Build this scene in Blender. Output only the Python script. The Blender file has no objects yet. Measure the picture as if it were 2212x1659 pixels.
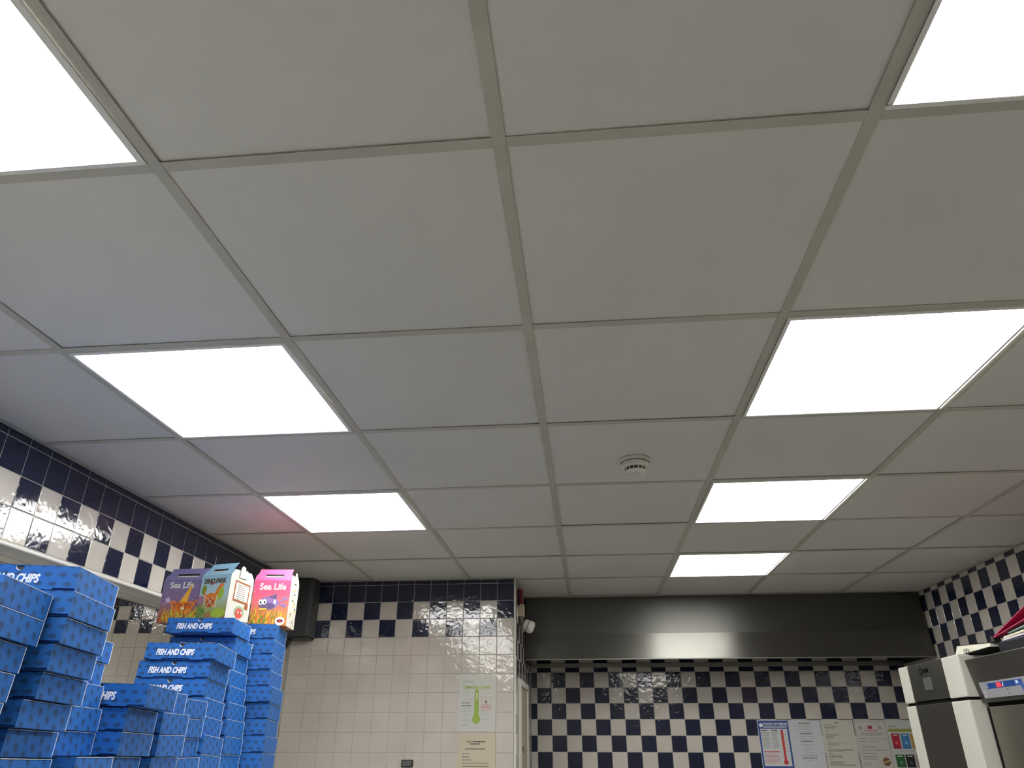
import bpy, bmesh, math, random
from mathutils import Vector, Matrix
random.seed(7)
scene = bpy.context.scene
COL = scene.collection

# ------------------------------------------------------------------ camera, exposure, world
cam_data = bpy.data.cameras.new('camera')
cam_data.sensor_fit = 'HORIZONTAL'
cam_data.sensor_width = 36.0
cam_data.lens = 36.0 * 1549.26 / 2212.0
cam_data.clip_start = 0.02
cam = bpy.data.objects.new('camera', cam_data)
COL.objects.link(cam)
CR = Vector((0.99501588, 0.09969914, 0.0018641))
CU = Vector((0.04280165, -0.44390343, 0.89505182))
CF = Vector((-0.09006337, 0.89051099, 0.44595825))
M = Matrix((CR, CU, -CF)).transposed().to_4x4()
M.translation = Vector((0.11165, -0.88423, 1.55614))
cam.matrix_world = M
scene.camera = cam

scene.view_settings.view_transform = 'Standard'
scene.view_settings.look = 'None'
scene.view_settings.exposure = 0.0
scene.view_settings.gamma = 1.0
scene.view_settings.use_curve_mapping = False
scene.cycles.use_denoising = True
scene.cycles.max_bounces = 10
scene.cycles.diffuse_bounces = 6
scene.cycles.glossy_bounces = 5
scene.cycles.sample_clamp_indirect = 8.0

world = bpy.data.worlds.new('world')
world.use_nodes = True
world.node_tree.nodes['Background'].inputs[0].default_value = (0.5, 0.55, 0.6, 1)
world.node_tree.nodes['Background'].inputs[1].default_value = 0.0
scene.world = world
LAMP = 15.5            # strength of the ceiling light panels
LAMP_COLOR = (1.0, 0.99, 0.955)
H = 2.45              # ceiling height


# ------------------------------------------------------------------ helpers
def srgb(r, g, b):
    def f(c):
        c /= 255.0
        return c / 12.92 if c <= 0.04045 else ((c + 0.055) / 1.055) ** 2.4
    return (f(r), f(g), f(b))


def mat(name, color=(0.5, 0.5, 0.5), rough=0.5, metal=0.0, spec=0.5, bump=0.0, bscale=30.0, var=0.0, vscale=8.0,
        coat=0.0, emit=None, aniso=0.0, obj_coords=True, detail=3.0):
    m = bpy.data.materials.new(name)
    m.use_nodes = True
    nt = m.node_tree
    b = nt.nodes['Principled BSDF']
    b.inputs['Base Color'].default_value = (*color, 1)
    b.inputs['Roughness'].default_value = rough
    b.inputs['Metallic'].default_value = metal
    b.inputs['Specular IOR Level'].default_value = spec
    b.inputs['Coat Weight'].default_value = coat
    b.inputs['Anisotropic'].default_value = aniso
    if emit:
        b.inputs['Emission Color'].default_value = (*emit[0], 1)
        b.inputs['Emission Strength'].default_value = emit[1]
    if var or bump:
        geo = nt.nodes.new('ShaderNodeNewGeometry')
        n = nt.nodes.new('ShaderNodeTexNoise')
        n.inputs['Scale'].default_value = vscale
        n.inputs['Detail'].default_value = detail
        nt.links.new(geo.outputs['Position'], n.inputs['Vector'])
        if var:
            ramp = nt.nodes.new('ShaderNodeMapRange')
            ramp.inputs['From Min'].default_value = 0.3
            ramp.inputs['From Max'].default_value = 0.7
            ramp.inputs['To Min'].default_value = 1.0 - var
            ramp.inputs['To Max'].default_value = 1.0
            nt.links.new(n.outputs['Fac'], ramp.inputs['Value'])
            mul = nt.nodes.new('ShaderNodeMix')
            mul.data_type = 'RGBA'
            mul.blend_type = 'MULTIPLY'
            mul.inputs['Factor'].default_value = 1.0
            mul.inputs['A'].default_value = (*color, 1)
            nt.links.new(ramp.outputs['Result'], mul.inputs['B'])
            nt.links.new(mul.outputs['Result'], b.inputs['Base Color'])
        if bump:
            n2 = nt.nodes.new('ShaderNodeTexNoise')
            n2.inputs['Scale'].default_value = bscale
            n2.inputs['Detail'].default_value = 2.0
            nt.links.new(geo.outputs['Position'], n2.inputs['Vector'])
            bp = nt.nodes.new('ShaderNodeBump')
            bp.inputs['Strength'].default_value = 1.0
            bp.inputs['Distance'].default_value = bump
            nt.links.new(n2.outputs['Fac'], bp.inputs['Height'])
            nt.links.new(bp.outputs['Normal'], b.inputs['Normal'])
    return m


def steel(name, color, rough, aniso=0.0, grain=(2.0, 2.0, 160.0), gstr=0.00006):
    m = mat(name, color, rough, 1.0)
    nt = m.node_tree
    b = nt.nodes['Principled BSDF']
    geo = nt.nodes.new('ShaderNodeNewGeometry')
    mp = nt.nodes.new('ShaderNodeMapping')
    mp.inputs['Scale'].default_value = grain
    nt.links.new(geo.outputs['Position'], mp.inputs['Vector'])
    n = nt.nodes.new('ShaderNodeTexNoise')
    n.inputs['Scale'].default_value = 4.0
    n.inputs['Detail'].default_value = 3.0
    nt.links.new(mp.outputs['Vector'], n.inputs['Vector'])
    r = nt.nodes.new('ShaderNodeMapRange')
    r.inputs['To Min'].default_value = rough * 0.85
    r.inputs['To Max'].default_value = rough * 1.15
    nt.links.new(n.outputs['Fac'], r.inputs['Value'])
    nt.links.new(r.outputs['Result'], b.inputs['Roughness'])
    if gstr:
        bp = nt.nodes.new('ShaderNodeBump')
        bp.inputs['Distance'].default_value = gstr
        nt.links.new(n.outputs['Fac'], bp.inputs['Height'])
        nt.links.new(bp.outputs['Normal'], b.inputs['Normal'])
    if aniso:
        b.inputs['Anisotropic'].default_value = aniso
        b.inputs['Anisotropic Rotation'].default_value = 0.25
        t = nt.nodes.new('ShaderNodeTangent')
        t.direction_type = 'UV_MAP'
        nt.links.new(t.outputs['Tangent'], b.inputs['Tangent'])
    return m


class MB:
    """collects faces, builds ONE mesh object"""
    def __init__(self):
        self.v, self.f, self.mi, self.uv = [], [], [], []

    def face(self, pts, mi=0, uv=None):
        i = len(self.v)
        self.v += [tuple(p) for p in pts]
        self.f.append(tuple(range(i, i + len(pts))))
        self.mi.append(mi)
        self.uv.append(uv or [(0, 0)] * len(pts))

    def box(self, a, b, mi=0):
        (x0, y0, z0), (x1, y1, z1) = a, b
        c = [(x0, y0, z0), (x1, y0, z0), (x1, y1, z0), (x0, y1, z0), (x0, y0, z1), (x1, y0, z1), (x1, y1, z1), (x0, y1, z1)]
        for q in ((3, 2, 1, 0), (4, 5, 6, 7), (0, 1, 5, 4), (1, 2, 6, 5), (2, 3, 7, 6), (3, 0, 4, 7)):
            self.face([c[k] for k in q], mi)

    def prism(self, poly, z0, z1, mi=0, mside=None, uvf=None):
        """poly in local xy (counter-clockwise), extruded z0..z1"""
        n = len(poly)
        self.face([(x, y, z1) for x, y in poly], mi, [uvf(x, y) for x, y in poly] if uvf else None)
        self.face([(x, y, z0) for x, y in reversed(poly)], mi)
        for k in range(n):
            (xa, ya), (xb, yb) = poly[k], poly[(k + 1) % n]
            self.face([(xa, ya, z0), (xb, yb, z0), (xb, yb, z1), (xa, ya, z1)], mi if mside is None else mside)

    def lathe(self, prof, seg=24, mi=0):
        """profile [(r,z)] round the z axis"""
        for a, b in zip(prof[:-1], prof[1:]):
            for k in range(seg):
                t0, t1 = 2 * math.pi * k / seg, 2 * math.pi * (k + 1) / seg
                p = [(a[0] * math.cos(t0), a[0] * math.sin(t0), a[1]), (a[0] * math.cos(t1), a[0] * math.sin(t1), a[1]),
                     (b[0] * math.cos(t1), b[0] * math.sin(t1), b[1]), (b[0] * math.cos(t0), b[0] * math.sin(t0), b[1])]
                if a[0] < 1e-6:
                    p = [p[0], p[2], p[3]]
                elif b[0] < 1e-6:
                    p = p[:3]
                self.face(p, mi)

    def tube(self, pts, r, seg=8, mi=0):
        rings = []
        for i, p in enumerate(pts):
            p = Vector(p)
            d = (Vector(pts[min(i + 1, len(pts) - 1)]) - Vector(pts[max(i - 1, 0)])).normalized()
            s = d.cross(Vector((0, 0, 1)))
            if s.length < 1e-3:
                s = d.cross(Vector((0, 1, 0)))
            s.normalize()
            t = d.cross(s)
            rings.append([p + r * (math.cos(2 * math.pi * k / seg) * s + math.sin(2 * math.pi * k / seg) * t) for k in range(seg)])
        for a, b in zip(rings[:-1], rings[1:]):
            for k in range(seg):
                self.face([a[k], a[(k + 1) % seg], b[(k + 1) % seg], b[k]], mi)
        self.face(list(reversed(rings[0])), mi)
        self.face(rings[-1], mi)

    def mesh(self, name, mats, bevel=0.0, smooth=False, merge=True, seg=2):
        me = bpy.data.meshes.new(name)
        me.from_pydata(self.v, [], self.f)
        uvl = me.uv_layers.new(name='UVMap')
        k = 0
        for poly, uv, mi in zip(me.polygons, self.uv, self.mi):
            poly.material_index = mi
            for q in uv:
                uvl.data[k].uv = q
                k += 1
        for m in (mats if isinstance(mats, (list, tuple)) else [mats]):
            me.materials.append(m)
        if merge or bevel:
            bm = bmesh.new()
            bm.from_mesh(me)
            bmesh.ops.remove_doubles(bm, verts=bm.verts, dist=1e-5)
            bmesh.ops.recalc_face_normals(bm, faces=bm.faces)
            if bevel:
                ed = [e for e in bm.edges if len(e.link_faces) == 2 and e.calc_face_angle(0) > 0.6]
                bmesh.ops.bevel(bm, geom=ed, offset=bevel, segments=seg, profile=0.6, affect='EDGES', clamp_overlap=True)
            bm.to_mesh(me)
            bm.free()
        if smooth:
            for p in me.polygons:
                p.use_smooth = True
            me.set_sharp_from_angle(angle=math.radians(40))
        return me

    def build(self, name, mats, parent=None, **kw):
        return link(name, self.mesh(name, mats, **kw), parent)


def link(name, me, parent=None):
    o = bpy.data.objects.new(name, me)
    COL.objects.link(o)
    if parent is not None:
        o.parent = parent
    return o


def tag(o, label=None, cat=None, group=None, kind=None):
    if label:
        o['label'] = label
    if cat:
        o['category'] = cat
    if group:
        o['group'] = group
    if kind:
        o['kind'] = kind
    return o


def thing(name, label, cat, mw=None, group=None):
    o = bpy.data.objects.new(name, None)
    o.empty_display_size = 0.05
    COL.objects.link(o)
    if mw is not None:
        o.matrix_world = mw
    return tag(o, label, cat, group)


def frame(origin, xa, ya):
    """matrix with local x along xa, local y along ya"""
    xa, ya = Vector(xa).normalized(), Vector(ya).normalized()
    za = xa.cross(ya)
    m = Matrix((xa, ya, za)).transposed().to_4x4()
    m.translation = Vector(origin)
    return m


def copy_tree(o, parent=None):
    c = o.copy()
    COL.objects.link(c)
    if parent is not None:
        c.parent = parent
    for ch in list(o.children):
        copy_tree(ch, c)
    return c


def text_mesh(body, size, m, xs=1.0, shear=0.0, bold=0.0, align='LEFT', depth=0.0002):
    cu = bpy.data.curves.new('text', 'FONT')
    cu.body = body
    cu.size = size
    cu.shear = shear
    cu.offset = bold
    cu.align_x = align
    cu.resolution_u = 3
    cu.extrude = depth
    o = bpy.data.objects.new('text', cu)
    COL.objects.link(o)
    bpy.context.view_layer.update()
    me = bpy.data.meshes.new_from_object(o.evaluated_get(bpy.context.evaluated_depsgraph_get()))
    bpy.data.objects.remove(o)
    bpy.data.curves.remove(cu)
    for v in me.vertices:
        v.co.x *= xs
    me.materials.clear()
    me.materials.append(m)
    return me


def text_part(name, parent, body, size, x, y, z, m, **kw):
    o = link(name, text_mesh(body, size, m, **kw), parent)
    o.location = (x, y, z)
    return o


def arc(cx, cy, r, a0, a1, n):
    return [(cx + r * math.cos(math.radians(a0 + (a1 - a0) * k / n)), cy + r * math.sin(math.radians(a0 + (a1 - a0) * k / n))) for k in range(n + 1)]


# ------------------------------------------------------------------ materials
def glaze(name, color, bump=0.0011, bscale=30.0):
    m = mat(name, color, 0.10, 0.0, 0.55, var=0.12, vscale=5.0)
    nt = m.node_tree
    b = nt.nodes['Principled BSDF']
    b.inputs['IOR'].default_value = 1.60
    geo = nt.nodes.new('ShaderNodeNewGeometry')
    info = nt.nodes.new('ShaderNodeObjectInfo')
    add = nt.nodes.new('ShaderNodeVectorMath')
    add.operation = 'MULTIPLY_ADD'
    nt.links.new(info.outputs['Random'], add.inputs[0])
    add.inputs[1].default_value = (3.7, 9.1, 5.3)
    nt.links.new(geo.outputs['Position'], add.inputs[2])
    n = nt.nodes.new('ShaderNodeTexNoise')
    n.inputs['Scale'].default_value = bscale
    n.inputs['Detail'].default_value = 1.0
    n.inputs['Distortion'].default_value = 0.6
    nt.links.new(add.outputs['Vector'], n.inputs['Vector'])
    bp = nt.nodes.new('ShaderNodeBump')
    bp.inputs['Distance'].default_value = bump
    nt.links.new(n.outputs['Fac'], bp.inputs['Height'])
    nt.links.new(bp.outputs['Normal'], b.inputs['Normal'])
    return m


M_NAVY = glaze('navy_glaze', (0.008, 0.012, 0.042))
M_WHITE = glaze('white_glaze', (0.63, 0.585, 0.525))
M_GROUT = mat('grout', (0.47, 0.455, 0.41), 0.85, var=0.15, vscale=20)
M_TILE = mat('ceiling_board', (0.71, 0.70, 0.665), 0.62, var=0.06, vscale=2.5, bump=0.0003, bscale=260)
M_TBAR = mat('grid_paint', (0.53, 0.515, 0.445), 0.45, var=0.10, vscale=9)
M_LAMPF = mat('lamp_frame', (0.82, 0.82, 0.80), 0.35)
M_DIFF = mat('lamp_diffuser', (0.9, 0.9, 0.88), 0.4, emit=(LAMP_COLOR, LAMP))
M_DIFF2 = mat('shop_lamp_fill_diffuser', (0.9, 0.9, 0.88), 0.4, emit=((1.0, 0.99, 0.96), LAMP * 2.5))  # strength raised to brighten the far wall and soffit
M_TRIMW = mat('white_trim', (0.72, 0.70, 0.65), 0.3)
M_CREAM = mat('cream_paint', (0.47, 0.41, 0.29), 0.45, var=0.12, vscale=12)
M_FLOOR = mat('floor_vinyl', (0.27, 0.26, 0.24), 0.5, var=0.2, vscale=6)
M_PLAIN = mat('plain_wall', (0.55, 0.53, 0.48), 0.4)
M_SOFFIT = mat('soffit_board', (0.52, 0.51, 0.48), 0.35, var=0.15, vscale=4)
M_HOODU = steel('hood_steel_upper', (0.130, 0.128, 0.120), 0.40, 0.6)
M_HOODL = steel('hood_steel_lower', (0.165, 0.161, 0.146), 0.32, 0.8)  # paler than the upper panel, imitating light the tilted band reflects
M_DARKST = steel('dark_steel', (0.12, 0.12, 0.115), 0.4)
M_RAIL = steel('rail_steel', (0.36, 0.36, 0.33), 0.4)
M_FRIDGE = steel('fridge_steel', (0.13, 0.125, 0.11), 0.42, gstr=0)
M_FRWHITE = mat('fridge_white', (0.50, 0.49, 0.44), 0.28)
M_BLACK = mat('black_plastic', (0.012, 0.012, 0.013), 0.45)
M_GASKET = mat('gasket', (0.004, 0.004, 0.004), 0.8, spec=0.1)
M_GREYBOX = mat('grey_box', (0.055, 0.06, 0.06), 0.5, var=0.2, vscale=14)
M_PLASTW = mat('white_plastic', (0.66, 0.645, 0.58), 0.35)
M_RED = mat('dark_red', (0.22, 0.02, 0.04), 0.4)
M_PAPER = mat('white_paper', (0.62, 0.62, 0.60), 0.55)
M_LAMIN = mat('laminated_paper', (0.60, 0.605, 0.56), 0.14, bump=0.0012, bscale=26, coat=0.3)
M_CREAMP = mat('cream_laminate', (0.60, 0.54, 0.40), 0.16, bump=0.0016, bscale=20, coat=0.3)
M_INK = mat('ink_grey', (0.10, 0.10, 0.10), 0.6)
M_INKL = mat('ink_light', (0.32, 0.32, 0.31), 0.6)
M_INKB = mat('ink_black', (0.02, 0.02, 0.02), 0.6)
M_GREENP = mat('print_green', (0.30, 0.42, 0.06), 0.35)
M_REDP = mat('print_red', (0.55, 0.05, 0.05), 0.5)
M_NAVYP = mat('print_blue', (0.03, 0.08, 0.30), 0.5)
M_WHITEP = mat('print_white', (0.80, 0.80, 0.78), 0.5)


def fish_mat(name, base, fish):
    """blue card printed with rows of little fish; pattern lives in the UV map (metres)"""
    m = mat(name, base, 0.5, spec=0.3)
    nt = m.node_tree
    L = nt.links
    uv = nt.nodes.new('ShaderNodeUVMap')
    sep = nt.nodes.new('ShaderNodeSeparateXYZ')
    L.new(uv.outputs['UV'], sep.inputs[0])

    def op(o, a, b=None, c=None):
        n = nt.nodes.new('ShaderNodeMath')
        n.operation = o
        for k, s in enumerate((a, b, c)):
            if s is None:
                continue
            if isinstance(s, (int, float)):
                n.inputs[k].default_value = s
            else:
                L.new(s, n.inputs[k])
        return n.outputs[0]
    PU, PV = 0.0300, 0.0205
    row = op('FLOOR', op('DIVIDE', sep.outputs['Y'], PV))
    shift = op('MULTIPLY', row, 0.5)
    cu = op('ADD', op('DIVIDE', sep.outputs['X'], PU), shift)
    x = op('MULTIPLY', op('SUBTRACT', op('FRACT', cu), 0.5), PU)
    y = op('MULTIPLY', op('SUBTRACT', op('FRACT', op('DIVIDE', sep.outputs['Y'], PV)), 0.5), PV)
    xe = op('DIVIDE', op('SUBTRACT', x, 0.0018), 0.0068)
    ye = op('DIVIDE', y, 0.0052)
    body = op('LESS_THAN', op('ADD', op('MULTIPLY', xe, xe), op('MULTIPLY', ye, ye)), 1.0)
    taper = op('LESS_THAN', op('ABSOLUTE', y), op('MULTIPLY', op('ADD', x, 0.0112), 0.42))
    tail = op('MULTIPLY', taper, op('LESS_THAN', x, -0.0012))
    fac = op('MAXIMUM', body, tail)
    mix = nt.nodes.new('ShaderNodeMix')
    mix.data_type = 'RGBA'
    L.new(fac, mix.inputs['Factor'])
    mix.inputs['A'].default_value = (*base, 1)
    mix.inputs['B'].default_value = (*fish, 1)
    L.new(mix.outputs['Result'], nt.nodes['Principled BSDF'].inputs['Base Color'])
    return m


M_CARD = fish_mat('blue_card_fish', (0.019, 0.128, 0.44), (0.020, 0.073, 0.205))
M_CARDP = mat('blue_card', (0.016, 0.105, 0.36), 0.55)
M_BOARD = mat('card_edge', (0.62, 0.70, 0.80), 0.6)
M_LETTER = mat('white_lettering', (0.85, 0.87, 0.9), 0.5)
M_HOLE = mat('hole_shade', (0.05, 0.06, 0.06), 0.7)

# ------------------------------------------------------------------ tiles
TT = 0.006
_tiles = {}


def tile_mesh(w, h, m):
    key = (round(w, 3), round(h, 3), m.name)
    if key not in _tiles:
        b = MB()
        c = 0.0014

        def ring(i, z):
            return [(-w / 2 + i, -h / 2 + i, z), (w / 2 - i, -h / 2 + i, z), (w / 2 - i, h / 2 - i, z), (-w / 2 + i, h / 2 - i, z)]
        rs = [ring(0, 0), ring(0, TT - c), ring(c, TT)]
        for p, q in zip(rs[:-1], rs[1:]):
            for k in range(4):
                b.face([p[k], p[(k + 1) % 4], q[(k + 1) % 4], q[k]])
        b.face(rs[-1])
        _tiles[key] = b.mesh('tile', m)
    return _tiles[key]


def tile_field(parent, mw, us, vs, colour, skip=None, joint=0.0028, dark_joint=None):
    """us / vs: edge coordinates along the two axes; mw: local x,y span the wall, z points into the room, z=0 is the tile face"""
    for i, (u0, u1) in enumerate(zip(us[:-1], us[1:])):
        for j, (v0, v1) in enumerate(zip(vs[:-1], vs[1:])):
            if skip and skip(0.5 * (u0 + u1), 0.5 * (v0 + v1)):
                continue
            w, h = abs(u1 - u0) - joint, abs(v1 - v0) - joint
            if w < 0.006 or h < 0.006:
                continue
            o = link('tile', tile_mesh(w, h, M_NAVY if colour(i, j) else M_WHITE), parent)
            t = Matrix.Translation((0.5 * (u0 + u1), 0.5 * (v0 + v1), -TT + random.uniform(-0.0003, 0.0003)))
            a = Matrix.Rotation(random.uniform(-0.004, 0.004), 4, 'X') @ Matrix.Rotation(random.uniform(-0.004, 0.004), 4, 'Y')
            o.matrix_world = mw @ t @ a


def slab(name, a, b, m, label=None, cat='wall', parent=None, uv=False):
    q = MB()
    q.box(a, b)
    o = q.build(name, m, parent)
    if parent is None:
        tag(o, label, cat, None, 'structure')
    return o


P = 0.103
G = 0.0017       # joint depth
# ------------------------------------------------------------------ floor, ceiling
slab('floor', (-6.6, -3.1, -0.1), (2.45, 4.9, 0.0), M_FLOOR, 'brown vinyl kitchen floor below the view', 'floor')
ceil = slab('ceiling', (-1.78, -3.1, H + 0.03), (2.45, 4.9, H + 0.12), M_TILE, 'suspended ceiling of square off-white boards in a metal grid', 'ceiling')
XG = [-1.69, -1.2, -0.6, 0.0, 0.6, 1.2, 1.8, 2.31]
YG = [-3.0, -2.4, -1.8, -1.2, -0.6, 0.0, 0.6, 1.2, 1.8, 2.4, 3.0, 3.6, 4.2, 4.73]
LIGHTS = {(1, 4): 'cut by the upper left corner', (4, 4): 'cut by the upper right corner', (1, 6): 'on the left above the patterned meal boxes, nearer of two',
          (1, 8): 'on the left, smaller one nearest the grey corner box', (4, 6): 'at right edge, largest of the three in the right row',
          (4, 8): 'in the right row, middle of three beyond the smoke detector', (4, 10): 'in the right row, farthest one just before the steel hood',
          (1, 2): 'out of view behind the camera on the left', (4, 2): 'out of view behind the camera on the right'}
_boards = {}


def board(w, d):
    key = (round(w, 3), round(d, 3))
    if key not in _boards:
        b = MB()
        b.box((-w / 2, -d / 2, 0), (w / 2, d / 2, 0.012))
        _boards[key] = b.mesh('ceiling_tile', M_TILE, bevel=0.0015, seg=1)
    return _boards[key]


for i, (x0, x1) in enumerate(zip(XG[:-1], XG[1:])):
    for j, (y0, y1) in enumerate(zip(YG[:-1], YG[1:])):
        if (i, j) in LIGHTS or (x1 <= -0.3 and y0 >= 3.59):
            continue
        o = link('ceiling_tile', board(x1 - x0 - 0.005, y1 - y0 - 0.005), ceil)
        lift = 0.0015 + random.uniform(0, 0.0022)
        o.location = (0.5 * (x0 + x1) + random.uniform(-0.0012, 0.0012), 0.5 * (y0 + y1) + random.uniform(-0.0012, 0.0012), H + lift)
        o.rotation_euler = (random.uniform(-0.003, 0.003), random.uniform(-0.003, 0.003), 0)
TW = 0.0115
for x in XG[1:-1]:
    b = MB()
    b.box((x - TW, -3.0, H - 0.0012), (x + TW, 4.73 if x > -0.3 else 3.57, H + 0.0006))
    b.build('main_tee', M_TBAR, ceil, bevel=0.0004, seg=1)
for i, (x0, x1) in enumerate(zip(XG[:-1], XG[1:])):
    for y in YG[1:-1]:
        if x1 <= -0.3 and y > 3.5:
            continue
        b = MB()
        b.box((x0 + (TW if i else 0), y - TW, H - 0.0009), (x1 - (TW if i < 6 else 0), y + TW, H + 0.0006))
        b.build('cross_tee', M_TBAR, ceil, bevel=0.0004, seg=1)
for (a, b_) in (((-1.69, -3.0), (-1.672, 3.57)), ((2.292, -3.0), (2.31, 4.73)), ((-1.69, 3.552), (-0.315, 3.57))):
    b = MB()
    b.box((a[0], a[1], H - 0.0016), (b_[0], b_[1], H + 0.0004))
    b.build('edge_angle', M_TBAR, ceil)

# ------------------------------------------------------------------ walls
# back wall, left part (face at y=3.57)
wb = slab('wall_back', (-1.69, 3.57 + G, 0.0), (-0.318, 3.68, H + 0.02), M_GROUT, 'white tiled wall with navy checker rows under the ceiling')
vs = [H, 2.425] + [2.425 - 0.1031 * k for k in range(1, 13)]
us = [-0.324 - P * k for k in range(0, 14)]
us[-1] = -1.69
tile_field(wb, frame((0, 3.57, 0), (1, 0, 0), (0, 0, 1)), us, vs,
           lambda i, j: j <= 1 or (j == 2 and i % 2 == 0) or (j == 3 and i % 2 == 1))
# return wall (face at x=-0.315)
wr = slab('wall_return', (-0.43, 3.69, 0.0), (-0.315 - G, 4.85, H + 0.02), M_GROUT, 'short navy and white checkered wall beside the alcove')
us = [3.579] + [3.679 + P * k for k in range(0, 11)]
us[-1] = 4.73
zs = [H, 2.417] + [2.417 - 0.103 * k for k in range(1, 13)]
tile_field(wr, frame((-0.315, 0, 0), (0, 1, 0), (0, 0, 1)), us, zs, lambda i, j: (i + j - 1 - 4) % 2 == 1,
           skip=lambda u, v: 3.72 < u < 4.36 and v < 1.86)
slab('wall_return_end', (-0.43, 3.575, 0.0), (-0.315 - G, 3.69, H + 0.02), M_GROUT, 'corner end of the checkered return wall')
# alcove back wall (face at y=4.73)
wa = slab('wall_alcove', (-0.43, 4.73 + G, 0.0), (2.45, 4.85, H + 0.02), M_GROUT, 'navy and white checkered wall under the steel hood')
us = [-0.315] + [-0.269 + 0.1029 * k for k in range(0, 26)]
us[-1] = 2.305
zs = [2.005 + 0.103 * 2, 2.005 + 0.103, 2.005] + [2.005 - 0.1029 * k for k in range(1, 10)]
tile_field(wa, frame((0, 4.73, 0), (1, 0, 0), (0, 0, 1)), us, zs, lambda i, j: (i - 1 + j - 2) % 2 == 1)
# right wall (face at x=2.31)
wq = slab('wall_right', (2.31 + G, -3.1, 0.0), (2.45, 4.85, H + 0.02), M_GROUT, 'navy and white checkered wall behind the refrigerators')
ms = list(range(-22, 13))
us = [3.037 + 0.1026 * m for m in ms]
zs = [H, 2.424] + [2.424 - 0.1032 * k for k in range(1, 8)]
tile_field(wq, frame((2.31, 0, 0), (0, -1, 0), (0, 0, 1)), [-u for u in reversed(us)], zs,
           lambda i, j: ((ms[len(us) - 2 - i]) + (j - 1)) % 2 == 1)
# left bulkhead (face at x=-1.69, bottom at z=2.11)
wl = slab('wall_left', (-1.80, -3.1, 2.112), (-1.69 - G, 3.69, H + 0.02), M_GROUT, 'navy and white tiled bulkhead along the left side')
ms = list(range(-12, 25))
us = [1.053 + P * m for m in ms]
us[-1] = 3.565
zs = [H, 2.425, 2.322, 2.219, 2.117]
tile_field(wl, frame((-1.69, 0, 0), (0, 1, 0), (0, 0, 1)), us, zs,
           lambda i, j: j <= 1 or (j == 2 and ms[i] % 2 == 1) or (j == 3 and ms[i] % 2 == 0))
# rounded white edge trim under the bulkhead
b = MB()
pts = [(-1.80, 2.113), (-1.80, 2.104)] + [(-1.692 + 0.006 * math.cos(math.radians(t)), 2.108 + 0.0075 * math.sin(math.radians(t))) for t in range(-90, 91, 30)]
n = len(pts)
for (xa, za), (xb, zb) in zip(pts, pts[1:] + pts[:1]):
    b.face([(xa, -3.0, za), (xb, -3.0, zb), (xb, 3.57, zb), (xa, 3.57, za)])
b.face([(x, -3.0, z) for x, z in pts])
b.face([(x, 3.57, z) for x, z in reversed(pts)])
tag(b.build('trim_1', M_TRIMW, smooth=True), 'white rounded edge trim along the bottom of the left bulkhead', 'trim', None, 'structure')
# white corner strip at the end of the back wall
b = MB()
b.box((-0.3225, 3.566, 0.0), (-0.3135, 3.578, H - 0.004))
tag(b.build('trim_2', M_TRIMW, bevel=0.002), 'white upright corner strip where the back wall ends', 'trim', None, 'structure')

# sloping soffit behind the bulkhead, boards laid along it
SL = 0.255
soff = MB()
soff.face([(-1.80, -3.0, 2.112 + 0.03), (-4.25, -3.0, 2.112 + 0.03 + SL * 2.45), (-4.25, 4.65, 2.112 + 0.03 + SL * 2.45), (-1.80, 4.65, 2.112 + 0.03)])
soff.face([(-1.80, -3.0, 2.112 + 0.06), (-1.80, 4.65, 2.112 + 0.06), (-4.25, 4.65, 2.112 + 0.06 + SL * 2.45), (-4.25, -3.0, 2.112 + 0.06 + SL * 2.45)])
so = tag(soff.build('ceiling_left', M_SOFFIT), 'grey sloping boarded soffit behind the left bulkhead', 'ceiling', None, 'structure')
bw = 0.247
for k in range(10):
    x0, x1 = -1.802 - bw * k, -1.802 - bw * (k + 1) + 0.004
    dz = random.uniform(-0.003, 0.003)
    b = MB()
    z0, z1 = 2.113 + SL * (-1.8 - x0) + dz, 2.113 + SL * (-1.8 - x1) + dz
    c = [(x0, -3, z0), (x1, -3, z1), (x1, 4.645, z1), (x0, 4.645, z0)]
    b.face(c)
    b.face([(x, y, z + 0.012) for x, y, z in reversed(c)])
    for q in range(4):
        p0, p1 = c[q], c[(q + 1) % 4]
        b.face([p0, p1, (p1[0], p1[1], p1[2] + 0.012), (p0[0], p0[1], p0[2] + 0.012)])
    b.build('plank', M_SOFFIT, so)
slab('ceiling_shop', (-6.6, -3.1, 2.90), (-4.20, 4.85, 3.0), M_PLAIN, 'plain ceiling of the neighbouring room at far left', 'ceiling')
wf = slab('wall_far', (-6.6, 4.65 + G, 0.0), (-1.69, 4.80, 3.0), M_GROUT, 'tiled wall seen beneath the soffit behind the blue boxes')
us = [-3.468 + P * k for k in range(-10, 15)]
zs = [2.508 + P * 2, 2.508 + P, 2.508] + [2.508 - 0.103 * k for k in range(1, 10)]
tile_field(wf, frame((0, 4.65, 0), (1, 0, 0), (0, 0, 1)), us, zs,
           lambda i, j: j <= 1 or (j == 2 and i % 2 == 0) or (j == 3 and i % 2 == 1),
           skip=lambda u, v: v > 2.113 + SL * (-1.8 - u) + 0.06)
slab('wall_shop', (-6.7, -3.1, 0.0), (-6.5, 4.85, 3.0), M_PLAIN, 'plain wall of the neighbouring room, hidden far left')
slab('wall_block', (-1.80, 3.66, 0.0), (-1.692, 4.66, 2.6), M_PLAIN, 'plain end wall behind the tiled back wall')
slab('wall_front', (-6.6, -2.6, 0.0), (2.45, -2.4, 3.0), mat('front_wall', (0.22, 0.21, 0.19), 0.5), 'plain wall behind the camera')

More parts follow.
